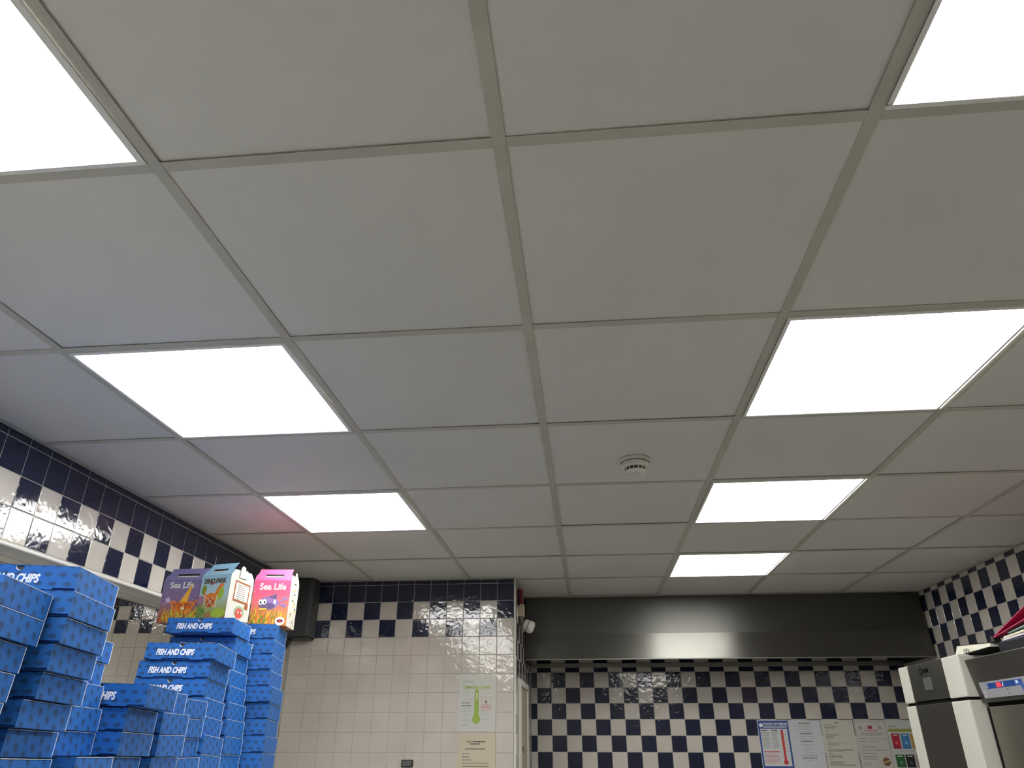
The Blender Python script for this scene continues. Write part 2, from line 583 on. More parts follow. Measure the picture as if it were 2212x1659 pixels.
# ------------------------------------------------------------------ ceiling lights
def ceiling_light(x0, y0, label, slit, z=H, dm=M_DIFF):
    t = thing('ceiling_light', label, 'ceiling light', Matrix.Translation((x0 + 0.3, y0 + 0.3, z)), 'square ceiling light panels')
    o, i = 0.2885, 0.2845
    b = MB()
    w = 0.0105
    for (xa, ya, xb, yb) in ((-o, -o, o, -o + w), (-o, o - w, o, o), (-o, -o + w, -o + w, o - w), (o - w - 0.003, -o + w, o - (0.0045 if slit else 0.0), o - w)):
        b.box((xa, ya, -0.0045), (xb, yb, 0.010))
    b.build('frame', M_LAMPF, t, bevel=0.0012, seg=1)
    b = MB()
    b.box((-o + w * 0.9, -o + w * 0.9, -0.001), (o - w, o - w * 0.9, 0.006))
    b.build('diffuser', dm, t)
    b = MB()
    b.box((-0.297, -0.297, 0.0065), (0.297, 0.297, 0.02))
    b.build('back_plate', M_LAMPF, t)
    if slit:
        b = MB()
        b.box((o - 0.0034, -o + 0.012, -0.0030), (o - 0.0014, o - 0.012, 0.004))
        tag(b.build('light_gap', M_DIFF, t), 'thin bright gap beside the frame')
    return t


for (i, j), where in LIGHTS.items():
    ceiling_light(XG[i], YG[j], 'square white ceiling light panel ' + where, i == 4)
for xx, yy, ll in ((-4.91, 1.82, 'close to the soffit'), (-6.48, 3.3, 'added fill in the far corner'), (-5.3, -0.9, 'added fill nearer the camera'), (-6.48, 4.0, 'added fill beside the far wall')):  # all but the first are added to brighten the far wall and soffit
    ceiling_light(xx, yy, 'square light panel of the neighbouring room, out of view, ' + ll, False, z=2.895, dm=M_DIFF2)

# ------------------------------------------------------------------ smoke detector
t = thing('smoke_detector', 'round white smoke detector on the ceiling with dark vents', 'smoke detector', frame((0.304, 1.545, H), (1, 0, 0), (0, -1, 0)))
b = MB()
b.lathe([(0, 0), (0.054, 0), (0.054, 0.008), (0.050, 0.011)], 32)
b.build('base', M_PLASTW, t, smooth=True)
b = MB()
b.lathe([(0.044, 0.010), (0.048, 0.014), (0.047, 0.026), (0.043, 0.030), (0.036, 0.031)], 32)
b.build('body', M_PLASTW, t, smooth=True)
b = MB()
b.lathe([(0.0355, 0.030), (0.0335, 0.042)], 32)
b.build('vent', M_BLACK, t, smooth=True)
b = MB()
b.lathe([(0.036, 0.041), (0.0365, 0.044), (0.030, 0.049), (0.018, 0.0515), (0, 0.052)], 32)
b.build('cap', M_PLASTW, t, smooth=True)
for k in range(14):
    a = 2 * math.pi * k / 14
    b = MB()
    b.box((-0.0016, -0.0015, 0.029), (0.0016, 0.0025, 0.0425))
    o = b.build('rib', M_PLASTW, t)
    o.location = (0.0355 * math.cos(a), 0.0355 * math.sin(a), 0)
    o.rotation_euler = (0, 0, a + math.pi / 2)

# ------------------------------------------------------------------ extraction hood
t = thing('extraction_hood', 'long brushed steel extraction hood over the checkered alcove', 'cooker hood', Matrix.Translation((0, 0, 0)))
HX0, HX1 = -0.309, 2.303
prof = [(4.232, H - 0.004), (4.214, 2.203), (4.190, 2.046)]


def sheet(y0, z0, y1, z1, th=0.004):
    q = MB()
    q.face([(HX0, y1, z1), (HX1, y1, z1), (HX1, y0, z0), (HX0, y0, z0)], 0, [(0, 0), (1, 0), (1, 1), (0, 1)])
    q.face([(HX0, y0 + th, z0), (HX1, y0 + th, z0), (HX1, y1 + th, z1), (HX0, y1 + th, z1)])
    q.face([(HX0, y0, z0), (HX1, y0, z0), (HX1, y0 + th, z0), (HX0, y0 + th, z0)])
    q.face([(HX0, y1 + th, z1), (HX1, y1 + th, z1), (HX1, y1, z1), (HX0, y1, z1)])
    for X in (HX0, HX1):
        q.face([(X, y0, z0), (X, y0 + th, z0), (X, y1 + th, z1), (X, y1, z1)])
    return q


sheet(prof[0][0], prof[0][1], prof[1][0], prof[1][1]).build('upper_panel', M_HOODU, t, merge=False)
q = sheet(prof[1][0] - 0.006, prof[1][1] + 0.001, prof[2][0], prof[2][1])
q.build('lower_panel', M_HOODL, t, merge=False)
b = MB()
b.box((HX0, 4.192, 2.040), (HX1, 4.225, 2.046))
b.build('bottom_lip', M_RAIL, t, bevel=0.0015, seg=1)
for X in (HX0, HX1 - 0.004):
    b = MB()
    b.box((X, 4.24, 2.046), (X + 0.004, 4.725, H - 0.01))
    b.build('end_panel', M_DARKST, t)
b = MB()
b.box((HX0 + 0.004, 4.30, 2.38), (HX1 - 0.004, 4.72, 2.39))
b.build('top_plate', M_DARKST, t)
for k in range(5):
    x0 = HX0 + 0.02 + k * 0.515
    b = MB()
    for i in range(20):
        b.box((x0 + i * 0.0255, 4.36, 2.13), (x0 + i * 0.0255 + 0.017, 4.37, 2.36))
    b.build('grease_filter', M_DARKST, t)
b = MB()
b.box((HX0 + 0.004, 4.722, 2.036), (HX1 - 0.004, 4.7285, 2.066))
b.build('rear_rail', M_RAIL, t)

# ------------------------------------------------------------------ cupboard door on the return wall
t = thing('door_1', 'cream cupboard door in a pale frame on the checkered return wall', 'door', Matrix.Translation((-0.315, 0, 0)))
t['kind'] = 'structure'
y0, y1, z1 = 3.735, 4.34, 1.893
b = MB()
b.box((0.0, y0, 0.05), (0.017, y0 + 0.04, z1))
b.box((0.0, y1 - 0.035, 0.05), (0.017, y1, z1))
b.box((0.0, y0 + 0.04, z1 - 0.035), (0.017, y1 - 0.035, z1))
b.build('door_frame', M_TRIMW, t, bevel=0.002)
b = MB()
b.box((0.0, y0 + 0.043, 0.06), (0.006, y1 - 0.038, z1 - 0.040))
b.build('door_leaf', M_CREAM, t)
b = MB()
b.tube([(0.006, 3.88, 1.515), (0.022, 3.88, 1.515)], 0.007)
b.tube([(0.018, 3.88, 1.532), (0.020, 3.885, 1.495)], 0.004)
b.build('latch', M_RAIL, t)

# ------------------------------------------------------------------ sensor and red box at the corner
t = thing('security_sensor', 'white swivel sensor on a square bracket beside the steel hood', 'sensor', Matrix.Translation((-0.315, 3.80, 2.27)))
b = MB()
b.box((0.0, -0.035, -0.012), (0.034, 0.045, 0.062))
b.build('bracket', mat('aged_plastic', (0.50, 0.44, 0.33), 0.4), t, bevel=0.004)
b = MB()
b.tube([(0.014, 0.0, -0.005), (0.012, -0.004, -0.045), (0.020, -0.010, -0.066), (0.034, -0.012, -0.074)], 0.0125)
b.build('arm', mat('arm_grey', (0.20, 0.19, 0.17), 0.4), t, smooth=True)
b = MB()
b.lathe([(0, -0.030), (0.024, -0.030), (0.034, -0.022), (0.037, 0.002)], 24)
hb = b.mesh('head', M_PLASTW, smooth=True)
hd = link('head', hb, t)
hd.matrix_local = Matrix.Translation((0.056, -0.012, -0.068)) @ Matrix.Rotation(math.radians(114), 4, 'Y')
b = MB()
b.lathe([(0.0362, 0.002), (0.0362, 0.006)], 24)
b.build('seam', M_BLACK, hd)
b = MB()
b.lathe([(0.037, 0.006), (0.0375, 0.024), (0.033, 0.036), (0.02, 0.041), (0, 0.042)], 24)
b.build('front_cap', M_PLASTW, hd, smooth=True)
b = MB()
b.box((0.0, 3.775, 2.336), (0.026, 3.83, 2.425))
tag(b.build('alarm_box', M_RED, bevel=0.004), 'small dark red upright box above the white swivel sensor', 'alarm box').location.x = -0.315
b = MB()
b.tube([(-0.309, 3.70, H - 0.01), (-0.306, 3.69, 2.42), (-0.309, 3.70, 2.395), (-0.305, 3.73, 2.36), (-0.308, 3.765, 2.325)], 0.0028, 6)
tag(b.build('cable', M_BLACK, smooth=True), 'thin black cable looping down beside the white corner strip', 'cable')

# ------------------------------------------------------------------ grey box in the far left corner
t = thing('corner_box', 'dark grey upright ribbed box fixed in the corner beneath the ceiling', 'wall box', Matrix.Translation((-1.605, 3.50, 2.10)))
b = MB()
b.prism([(-0.082, -0.062), (0.050, -0.062), (0.066, -0.045), (0.066, 0.066), (-0.082, 0.066)], 0.012, 0.344)
b.build('casing', M_GREYBOX, t, bevel=0.004)
for k in range(5):
    b = MB()
    b.box((-0.07 + k * 0.025, -0.0655, 0.03), (-0.062 + k * 0.025, -0.061, 0.33))
    b.build('rib', M_GREYBOX, t)
b = MB()
b.prism([(-0.075, -0.052), (0.044, -0.052), (0.057, -0.04), (0.057, 0.066), (-0.075, 0.066)], 0.0, 0.014)
b.build('base_cap', M_BLACK, t, bevel=0.004)
b = MB()
b.tube([(-0.05, -0.02, 0.004), (-0.07, -0.03, -0.03), (-0.085, -0.03, -0.06)], 0.016)
b.build('bracket', M_BLACK, t, smooth=True)


# ------------------------------------------------------------------ papers on walls
def lines(parent, x0, x1, ys, m, th=0.0022, jitter=0.3, centre=False, name='print_line'):
    b = MB()
    for y in ys:
        w = (x1 - x0) * random.uniform(1 - jitter, 1)
        s = 0.5 * (x0 + x1) - w / 2 if centre else x0
        x = s
        while x < s + w:
            l = random.uniform(0.006, 0.016)
            e = min(x + l, s + w)
            b.face([(x, y, 0.00115), (e, y, 0.00115), (e, y + th, 0.00115), (x, y + th, 0.00115)])
            x = e + 0.0018
    return b.build(name, m, parent, merge=False)


def paper(name, label, mw, w, h, m, cat='paper', group=None, wavy=0.0):
    t = thing(name, label, cat, mw, group)
    b = MB()
    nx, ny = 6, 8
    if wavy:
        pt = lambda i, j: (w * i / nx, h * j / ny, 0.001)
        for i in range(nx):
            for j in range(ny):
                b.face([pt(i, j), pt(i + 1, j), pt(i + 1, j + 1), pt(i, j + 1)])
        b.box((0, 0, 0), (w, h, 0.0008))
    else:
        b.box((0, 0, 0), (w, h, 0.001))
    b.build('sheet', m, t)
    return t


def flat(parent, name, poly, m, z=0.0012):
    b = MB()
    b.face([(x, y, z) for x, y in poly])
    return b.build(name, m, parent)


def rect(x0, y0, x1, y1):
    return [(x0, y0), (x1, y0), (x1, y1), (x0, y1)]


def wmat(x, z, y):
    return frame((x, y, z), (1, 0, 0), (0, 0, 1))


p = paper('temperature_poster', 'laminated sheet with green thermometer and heading TEMPERATURES on white tiles', wmat(-0.642, 1.606, 3.5695), 0.210, 0.297, M_LAMIN, 'poster')
text_part('lettering', p, 'CONTROL', 0.013, 0.024, 0.256, 0.0012, M_INKL, xs=1.0, bold=0.0002)
text_part('lettering', p, 'TEMPERATURES', 0.0215, 0.022, 0.222, 0.0012, M_GREENP, xs=1.08, bold=0.0006)
flat(p, 'thermometer', arc(0.103, 0.208, 0.0115, 0, 180, 10) + arc(0.103, 0.062, 0.0235, 125, 415, 22), M_GREENP)
flat(p, 'thermometer_level', rect(0.0985, 0.165, 0.1085, 0.200), mat('print_pale_green', (0.55, 0.62, 0.3), 0.4), 0.0014)
text_part('lettering', p, 'DO NOT', 0.0125, 0.017, 0.143, 0.0012, M_INK, xs=0.95, bold=0.0003)
lines(p, 0.017, 0.072, [0.130], M_INK, 0.004, 0.05)
lines(p, 0.02, 0.075, [0.205, 0.198, 0.185, 0.165, 0.115, 0.108, 0.10, 0.085, 0.06, 0.053], M_INKL, 0.0015)
lines(p, 0.132, 0.186, [0.213, 0.198, 0.092, 0.085, 0.062], M_INKL, 0.0018)
lines(p, 0.017, 0.06, [0.032], M_INK, 0.002)
for r_ in (rect(0.130, 0.107, 0.186, 0.1085), rect(0.130, 0.1765, 0.186, 0.178), rect(0.130, 0.107, 0.1315, 0.178), rect(0.1845, 0.107, 0.186, 0.178)):
    flat(p, 'warning_frame', r_, M_REDP)
flat(p, 'warning_mark', [(0.149, 0.146), (0.167, 0.146), (0.158, 0.164)], mat('print_brown', (0.25, 0.12, 0.1), 0.5))
lines(p, 0.134, 0.182, [0.135, 0.126, 0.119], M_REDP, 0.003, 0.1, True)

p = paper('frying_notice', 'cream laminated notice below the thermometer poster on white tiles', wmat(-0.640, 1.296, 3.5695), 0.212, 0.297, M_CREAMP, 'notice')
text_part('lettering', p, 'Frying', 0.0105, 0.048, 0.255, 0.0012, M_INKB, bold=0.0003)
lines(p, 0.083, 0.155, [0.2555], M_INKB, 0.005, 0.02)
lines(p, 0.07, 0.125, [0.244], M_INKB, 0.005, 0.02)
lines(p, 0.042, 0.156, [0.219], M_INK, 0.005, 0.02)
for k, w_ in enumerate((0.04, 0.04, 0.055, 0.15, 0.15, 0.14, 0.15, 0.12, 0.15, 0.1, 0.14, 0.13)):
    lines(p, 0.028, 0.028 + w_, [0.196 - 0.0155 * k], M_INK, 0.0038, 0.02)
# little digital timer
t = thing('digital_timer', 'small black digital timer with grey screen stuck on white tiles', 'timer', wmat(-0.955, 1.398, 3.569))
b = MB()
b.prism(rect(0, 0.028, 0.066, 0.065), 0, 0.014)
b.build('case', M_BLACK, t, bevel=0.004)
flat(t, 'screen', rect(0.007, 0.034, 0.058, 0.060), mat('lcd', (0.12, 0.13, 0.125), 0.25), 0.0145)
for k in range(3):
    b = MB()
    b.lathe([(0.0, 0.006), (0.005, 0.006), (0.005, 0.0)], 12)
    o = b.build('button', M_BLACK, t)
    o.location = (0.018 + k * 0.015, 0.018, 0.0)
b = MB()
b.box((0.002, 0.0, 0.0), (0.064, 0.027, 0.003))
b.build('keypad', M_PLASTW, t)

# alcove papers (y=4.73)
YA = 4.7292
MB_POST = mat('poster_white', (0.60, 0.61, 0.62), 0.4)
p = paper('hygiene_poster', 'blue bordered food hygiene poster with a red thermometer', wmat(1.247, 1.394, YA), 0.211, 0.297, MB_POST, 'poster')
flat(p, 'blue_border', rect(0.004, 0.004, 0.207, 0.293), M_NAVYP, 0.0012)
flat(p, 'white_panel', rect(0.016, 0.016, 0.195, 0.243), MB_POST, 0.0014)
text_part('lettering', p, 'FOOD HYGIENE', 0.0225, 0.040, 0.264, 0.0014, M_WHITEP, xs=0.98, bold=0.0004)
lines(p, 0.04, 0.195, [0.2505], M_WHITEP, 0.006, 0.0).location.z = 0.0006
flat(p, 'round_mark', arc(0.0245, 0.265, 0.0125, 0, 360, 18)[:-1], M_WHITEP, 0.0014)
lines(p, 0.021, 0.075, [0.230], M_INKB, 0.005).location.z = 0.0006
lines(p, 0.085, 0.145, [0.230], M_INKB, 0.005).location.z = 0.0006
lines(p, 0.022, 0.078, [0.22 - 0.0075 * k for k in range(14)], M_INK, 0.0022).location.z = 0.0006
lines(p, 0.086, 0.135, [0.22 - 0.0075 * k for k in range(14)], M_INK, 0.0022).location.z = 0.0006
lines(p, 0.022, 0.132, [0.099], M_REDP, 0.007, 0.02).location.z = 0.0006
lines(p, 0.022, 0.128, [0.088 - 0.008 * k for k in range(8)], M_REDP, 0.0024).location.z = 0.0006
flat(p, 'thermometer', arc(0.158, 0.23, 0.008, 0, 180, 8) + arc(0.158, 0.04, 0.0155, 120, 420, 16), M_REDP, 0.0018)
lines(p, 0.172, 0.19, [0.205 - 0.02 * k for k in range(8)], M_INK, 0.002).location.z = 0.0006

p = paper('typed_sheet', 'white typed sheet with centred headings right of the hygiene poster', wmat(1.459, 1.393, YA), 0.210, 0.297, mat('sheet_blueish', (0.56, 0.57, 0.60), 0.5), 'paper', 'sheets on the alcove wall')
for y_, w_, mm in ((0.276, 0.08, M_INKB), (0.261, 0.14, M_INKL), (0.254, 0.09, M_INKL), (0.241, 0.10, M_INKL), (0.226, 0.10, M_INKL), (0.211, 0.075, M_INKB),
                   (0.196, 0.10, M_INKL), (0.181, 0.10, M_INKL), (0.165, 0.08, M_INKB), (0.148, 0.09, M_INKL), (0.141, 0.04, M_INKL), (0.126, 0.055, M_INKL),
                   (0.111, 0.055, M_INKL), (0.096, 0.055, M_INKL), (0.080, 0.11, M_INK), (0.064, 0.10, M_INKB), (0.049, 0.045, M_INKL)):
    lines(p, 0.105 - w_ / 2, 0.105 + w_ / 2, [y_], mm, 0.0045 if mm is M_INKB else 0.003, 0.02)
p = paper('typed_sheet', 'white typed sheet in left-set paragraphs, middle of the alcove papers', wmat(1.672, 1.394, YA), 0.212, 0.297, mat('sheet_warm', (0.56, 0.545, 0.48), 0.5), 'paper', 'sheets on the alcove wall')
lines(p, 0.09, 0.12, [0.278], M_INKB, 0.0045, 0.02)
for y_, w_ in ((0.268, 0.05), (0.258, 0.08), (0.252, 0.09), (0.246, 0.07), (0.240, 0.06), (0.224, 0.025), (0.208, 0.08), (0.202, 0.09), (0.196, 0.05), (0.190, 0.05),
               (0.184, 0.05), (0.171, 0.02), (0.155, 0.13), (0.149, 0.08), (0.143, 0.08), (0.130, 0.03), (0.116, 0.165), (0.110, 0.165), (0.104, 0.10), (0.092, 0.03),
               (0.080, 0.085), (0.074, 0.085), (0.068, 0.085), (0.055, 0.025), (0.043, 0.09), (0.037, 0.09), (0.031, 0.10), (0.025, 0.165), (0.019, 0.165)):
    lines(p, 0.02, 0.02 + w_, [y_], M_INK, 0.0026, 0.03)
p = paper('certificate', 'framed certificate sheet with handwriting and a brown seal', wmat(1.888, 1.394, YA), 0.210, 0.297, mat('sheet_cert', (0.54, 0.535, 0.49), 0.5), 'certificate', 'sheets on the alcove wall')
for r_ in (rect(0.006, 0.006, 0.204, 0.0075), rect(0.006, 0.288, 0.204, 0.2895), rect(0.006, 0.006, 0.0075, 0.289), rect(0.2025, 0.006, 0.204, 0.289)):
    flat(p, 'border_line', r_, M_INK)
lines(p, 0.13, 0.19, [0.272], M_INKL, 0.003)
flat(p, 'red_crest', rect(0.088, 0.243, 0.116, 0.262), mat('print_maroon', (0.35, 0.04, 0.10), 0.5))
for cx_ in (0.04, 0.165):
    flat(p, 'round_mark', arc(cx_, 0.25, 0.011, 0, 360, 16)[:-1], M_INKL)
lines(p, 0.06, 0.15, [0.234, 0.227], M_REDP, 0.003, 0.1, True)
for y_, x0, x1, mm in ((0.212, 0.03, 0.18, M_INK), (0.203, 0.04, 0.17, M_INK), (0.183, 0.02, 0.06, M_INK), (0.165, 0.02, 0.06, M_INK), (0.147, 0.025, 0.055, M_INKL),
                       (0.131, 0.02, 0.13, M_INK), (0.112, 0.02, 0.19, M_INK), (0.092, 0.02, 0.12, M_INK), (0.073, 0.02, 0.12, M_INK), (0.06, 0.02, 0.11, M_INK),
                       (0.038, 0.02, 0.07, M_INKL), (0.03, 0.02, 0.07, M_INKL), (0.022, 0.02, 0.06, M_INKL)):
    lines(p, x0, x1, [y_], mm, 0.003, 0.05)
HAND = mat('handwriting', (0.12, 0.13, 0.22), 0.5)
for y_, x0, x1 in ((0.181, 0.05, 0.195), (0.162, 0.07, 0.15), (0.146, 0.065, 0.09)):
    b = MB()
    pts = [(x0 + (x1 - x0) * k / 40, y_ + 0.004 * math.sin(k * 1.7) + 0.003 * math.sin(k * 0.9), 0.0012) for k in range(41)]
    for a, c in zip(pts[:-1], pts[1:]):
        b.face([a, c, (c[0], c[1] + 0.0016, c[2]), (a[0], a[1] + 0.0016, a[2])])
    b.build('handwriting', HAND, p, merge=False)
flat(p, 'seal', [(0.168 + (0.027 if k % 2 else 0.023) * math.cos(k * math.pi / 16), 0.045 + (0.027 if k % 2 else 0.023) * math.sin(k * math.pi / 16)) for k in range(32)], mat('print_seal', (0.20, 0.08, 0.03), 0.5), 0.0013)
flat(p, 'seal_band', [(0.145, 0.035), (0.19, 0.046), (0.19, 0.056), (0.145, 0.045)], mat('print_gold', (0.45, 0.35, 0.2), 0.5), 0.0015)
p = paper('allergen_poster', 'white poster with red, blue, yellow, green and black cards beside refrigerator', wmat(2.100, 1.394, YA), 0.205, 0.297, mat('sheet_poster', (0.54, 0.55, 0.53), 0.5), 'poster')
text_part('lettering', p, 'Food', 0.024, 0.012, 0.250, 0.0012, mat('print_olive', (0.16, 0.2, 0.03), 0.5), xs=1.0)
flat(p, 'olive_band', rect(0.006, 0.225, 0.200, 0.243), mat('print_olive_band', (0.28, 0.29, 0.06), 0.5))
for (x0, y0, x1, y1, cc) in ((0.018, 0.122, 0.070, 0.214, (0.40, 0.02, 0.05)), (0.078, 0.122, 0.133, 0.214, (0.05, 0.20, 0.42)), (0.140, 0.122, 0.195, 0.214, (0.45, 0.28, 0.06)),
                           (0.018, 0.012, 0.076, 0.088, (0.03, 0.12, 0.04)), (0.082, 0.012, 0.138, 0.088, (0.012, 0.015, 0.015)), (0.145, 0.012, 0.198, 0.088, (0.35, 0.30, 0.28))):
    mm = mat('print_card', cc, 0.5)
    flat(p, 'card_print', rect(x0, y0, x1, y1), mm)
    flat(p, 'card_title', rect(x0 + 0.012, y1 - 0.012, x1 - 0.012, y1 - 0.007), M_WHITEP, 0.0014)
    flat(p, 'card_mark', arc((x0 + x1) / 2, (y0 + y1) / 2 - 0.01, 0.010, 0, 360, 14)[:-1], mat('print_mark', tuple(min(1, c * 1.8 + 0.05) for c in cc), 0.5), 0.0014)
lines(p, 0.06, 0.18, [0.108], M_INKL, 0.003)

# ------------------------------------------------------------------ refrigerators along the right wall
FX = 1.60


def fmat(x, y, z):
    return frame((x, y, z), (0, -1, 0), (0, 0, 1))


t = thing('refrigerator', 'tall steel refrigerator with broad white corner posts, beside the alcove posters', 'refrigerator', fmat(FX, 3.013, 0))
W = 0.633
# local: x to the right (towards the camera), y up, z out of the front (towards -x world)
b = MB()
b.box((0.004, 0.10, -0.68), (W - 0.004, 1.868, -0.05))
b.build('cabinet', M_FRWHITE, t)


def post(x0, x1, ya, yb, name):
    q = MB()
    r = 0.012
    d = 0.05
    q.prism([(x0, -d), (x1, -d), (x1, -0.001), (x0, -0.001)], ya, yb)
    for k in range(len(q.v)):
        x, z, y = q.v[k]
        q.v[k] = (x, y, z)
    return q.build(name, M_FRWHITE, t, bevel=0.005)


post(0.0, 0.106, 1.7185, 1.877, 'upper_post')
post(0.478, W, 1.7185, 1.877, 'upper_post')
b = MB()
b.box((0.107, 1.722, -0.045), (0.477, 1.873, -0.004))
cp = b.build('control_panel', M_FRIDGE, t)
b = MB()
b.box((0.106, 1.8725, -0.045), (0.478, 1.8745, -0.003))
b.build('panel_edge', M_RAIL, t)
# recessed window in the control panel
b = MB()
x0, x1, y0, y1 = 0.246, 0.341, 1.7595, 1.819
for (a, c) in (((x0, y0), (x1, y0 + 0.003)), ((x0, y1 - 0.003), (x1, y1)), ((x0, y0), (x0 + 0.003, y1)), ((x1 - 0.003, y0), (x1, y1))):
    b.box((a[0], a[1], -0.006), (c[0], c[1], -0.002))
b.build('window_frame', M_DARKST, cp)
flat(cp, 'display_window', rect(x0 + 0.003, y0 + 0.003, x1 - 0.003, y1 - 0.003), mat('grey_window', (0.085, 0.088, 0.083), 0.3), -0.0035)
M_LOGO = mat('logo_black', (0.004, 0.004, 0.004), 0.9, spec=0.0)
text_part('logo', cp, 'G', 0.042, 0.228, 1.8270, -0.0036, M_LOGO, xs=0.9, bold=0.0006)
text_part('logo', cp, 'RAM', 0.028, 0.258, 1.8325, -0.0036, M_LOGO, xs=1.15, bold=0.0005)
b = MB()
b.box((0.004, 1.700, -0.05), (W - 0.004, 1.7195, -0.012))
b.build('gasket', M_GASKET, t)
door = MB()
door.box((0.107, 0.12, -0.045), (0.477, 1.7045, -0.004))
door = door.build('door', M_FRIDGE, t)
for (xa, xb) in ((0.0, 0.106), (0.478, W)):
    q = MB()
    q.box((xa, 0.12, -0.05), (xb, 1.7065, -0.001))
    q.build('door_post', M_FRWHITE, door, bevel=0.005)
b = MB()
b.box((0.106, 1.7035, -0.045), (0.478, 1.7055, -0.003))
b.build('door_edge', M_RAIL, door)
b = MB()
b.box((W - 0.010, 0.1, -0.68), (W + 0.0006, 1.7065, -0.007))
b.box((W - 0.010, 1.7185, -0.68), (W + 0.0006, 1.872, -0.007))
b.build('side_panel', M_FRWHITE, t)

t = thing('refrigerator', 'dark steel refrigerator with blue lit control strip, cut by right edge', 'refrigerator', fmat(1.62, 2.371, 0))
W2 = 0.66
b = MB()
b.box((0.004, 0.10, -0.66), (W2, 1.846, -0.085))
b.build('cabinet', M_FRIDGE, t)
b = MB()
zt, zb = 1.852, 1.694
prf = [(zt, 0.0), (zt, -0.09), (zb, -0.09), (zb, -0.026)]
for X0, X1 in ((0.0, W2),):
    b.face([(X0, zb, -0.026), (X1, zb, -0.026), (X1, zt, 0.0), (X0, zt, 0.0)])
    b.face([(X0, zt, 0.0), (X1, zt, 0.0), (X1, zt, -0.09), (X0, zt, -0.09)])
    b.face([(X0, zb, -0.09), (X1, zb, -0.09), (X1, zb, -0.026), (X0, zb, -0.026)])
    for X in (X0, X1):
        b.face([(X, y, z) for y, z in (prf if X == X1 else reversed(prf))])
con = b.build('control_panel', M_FRIDGE, t)
b = MB()
b.box((0.0, zt - 0.0015, -0.04), (W2, zt + 0.001, 0.0012))
b.build('top_edge', M_RAIL, con)
b = MB()
sl = math.atan2(0.026, zt - zb)
b.prism([(0.040, 0.004), (0.42, 0.004), (0.42, 0.062), (0.040, 0.062)], 0.0, 0.002)
pl = b.build('control_plate', mat('plate_grey', (0.24, 0.245, 0.27), 0.35), con, bevel=0.0008, seg=1)
pl.matrix_local = Matrix.Translation((0, 1.704, -0.0235)) @ Matrix.Rotation(-sl * -1.0, 4, 'X')
z = 0.0022


def emitter(name, c, s):
    return mat(name, c, 0.4, emit=(c, s))


def pflat(name, poly, m, zz=0.0023):
    return flat(pl, name, poly, m, zz)


pflat('blue_strip', rect(0.092, 0.036, 0.300, 0.056), mat('strip_blue', (0.01, 0.05, 0.22), 0.25))
pflat('lit_digits', [(0.165, 0.038), (0.205, 0.038), (0.203, 0.055), (0.168, 0.055)], emitter('digits_red', (0.5, 0.01, 0.03), 0.5), 0.0026)
for k in range(3):
    pflat('digit_bar', rect(0.171 + k * 0.011, 0.040, 0.1735 + k * 0.011, 0.053), emitter('digit_glow', (1.0, 0.15, 0.2), 0.7), 0.0029)
pflat('percent_mark', [(0.208, 0.039), (0.214, 0.039), (0.222, 0.054), (0.216, 0.054)], M_WHITEP, 0.0026)
pflat('strip_mark', rect(0.098, 0.040, 0.101, 0.054), M_WHITEP, 0.0026)
pflat('blue_corner', [(0.302, 0.056), (0.350, 0.056), (0.350, 0.008), (0.335, 0.008), (0.330, 0.036), (0.302, 0.036)], mat('corner_blue', (0.03, 0.08, 0.30), 0.3))
pflat('corner_glint', rect(0.306, 0.043, 0.322, 0.053), mat('glint', (0.5, 0.65, 0.9), 0.3), 0.0026)
pflat('key', rect(0.228, 0.012, 0.238, 0.030), M_INKB)
pflat('key_mark', rect(0.2315, 0.015, 0.2345, 0.027), M_WHITEP, 0.0026)
pflat('key', rect(0.053, 0.010, 0.068, 0.031), mat('key_light', (0.45, 0.45, 0.45), 0.4))
pflat('key_mark', rect(0.058, 0.015, 0.063, 0.026), M_INKB, 0.0026)
b = MB()
b.box((0.002, 1.676, -0.09), (W2, 1.696, -0.045))
b.build('gasket', M_GASKET, t)
b = MB()
b.box((0.0, 0.12, -0.085), (0.016, 1.68, -0.0375))
b.build('door_seal', M_GASKET, t)
b = MB()
b.box((0.016, 0.12, -0.085), (W2 - 0.004, 1.678, -0.038))
d2 = b.build('door', steel('fridge_door_steel', (0.30, 0.29, 0.25), 0.36, gstr=0), t, bevel=0.003)
b = MB()
b.box((0.016, 1.676, -0.085), (W2 - 0.004, 1.6795, -0.0365))
b.build('door_edge', M_RAIL, d2)

# ------------------------------------------------------------------ things lying on the refrigerators
def slab_tilt(name, m, parent, x0, x1, ya, za, yb, zb, th):
    """thin sheet from (ya,za) to (yb,zb) across x0..x1"""
    b = MB()
    c = [(x0, ya, za), (x1, ya, za), (x1, yb, zb), (x0, yb, zb)]
    b.face(c)
    b.face([(x, y, z + th) for x, y, z in reversed(c)])
    for k in range(4):
        p0, p1 = c[k], c[(k + 1) % 4]
        b.face([p0, p1, (p1[0], p1[1], p1[2] + th), (p0[0], p0[1], p0[2] + th)])
    return b.build(name, m, parent)


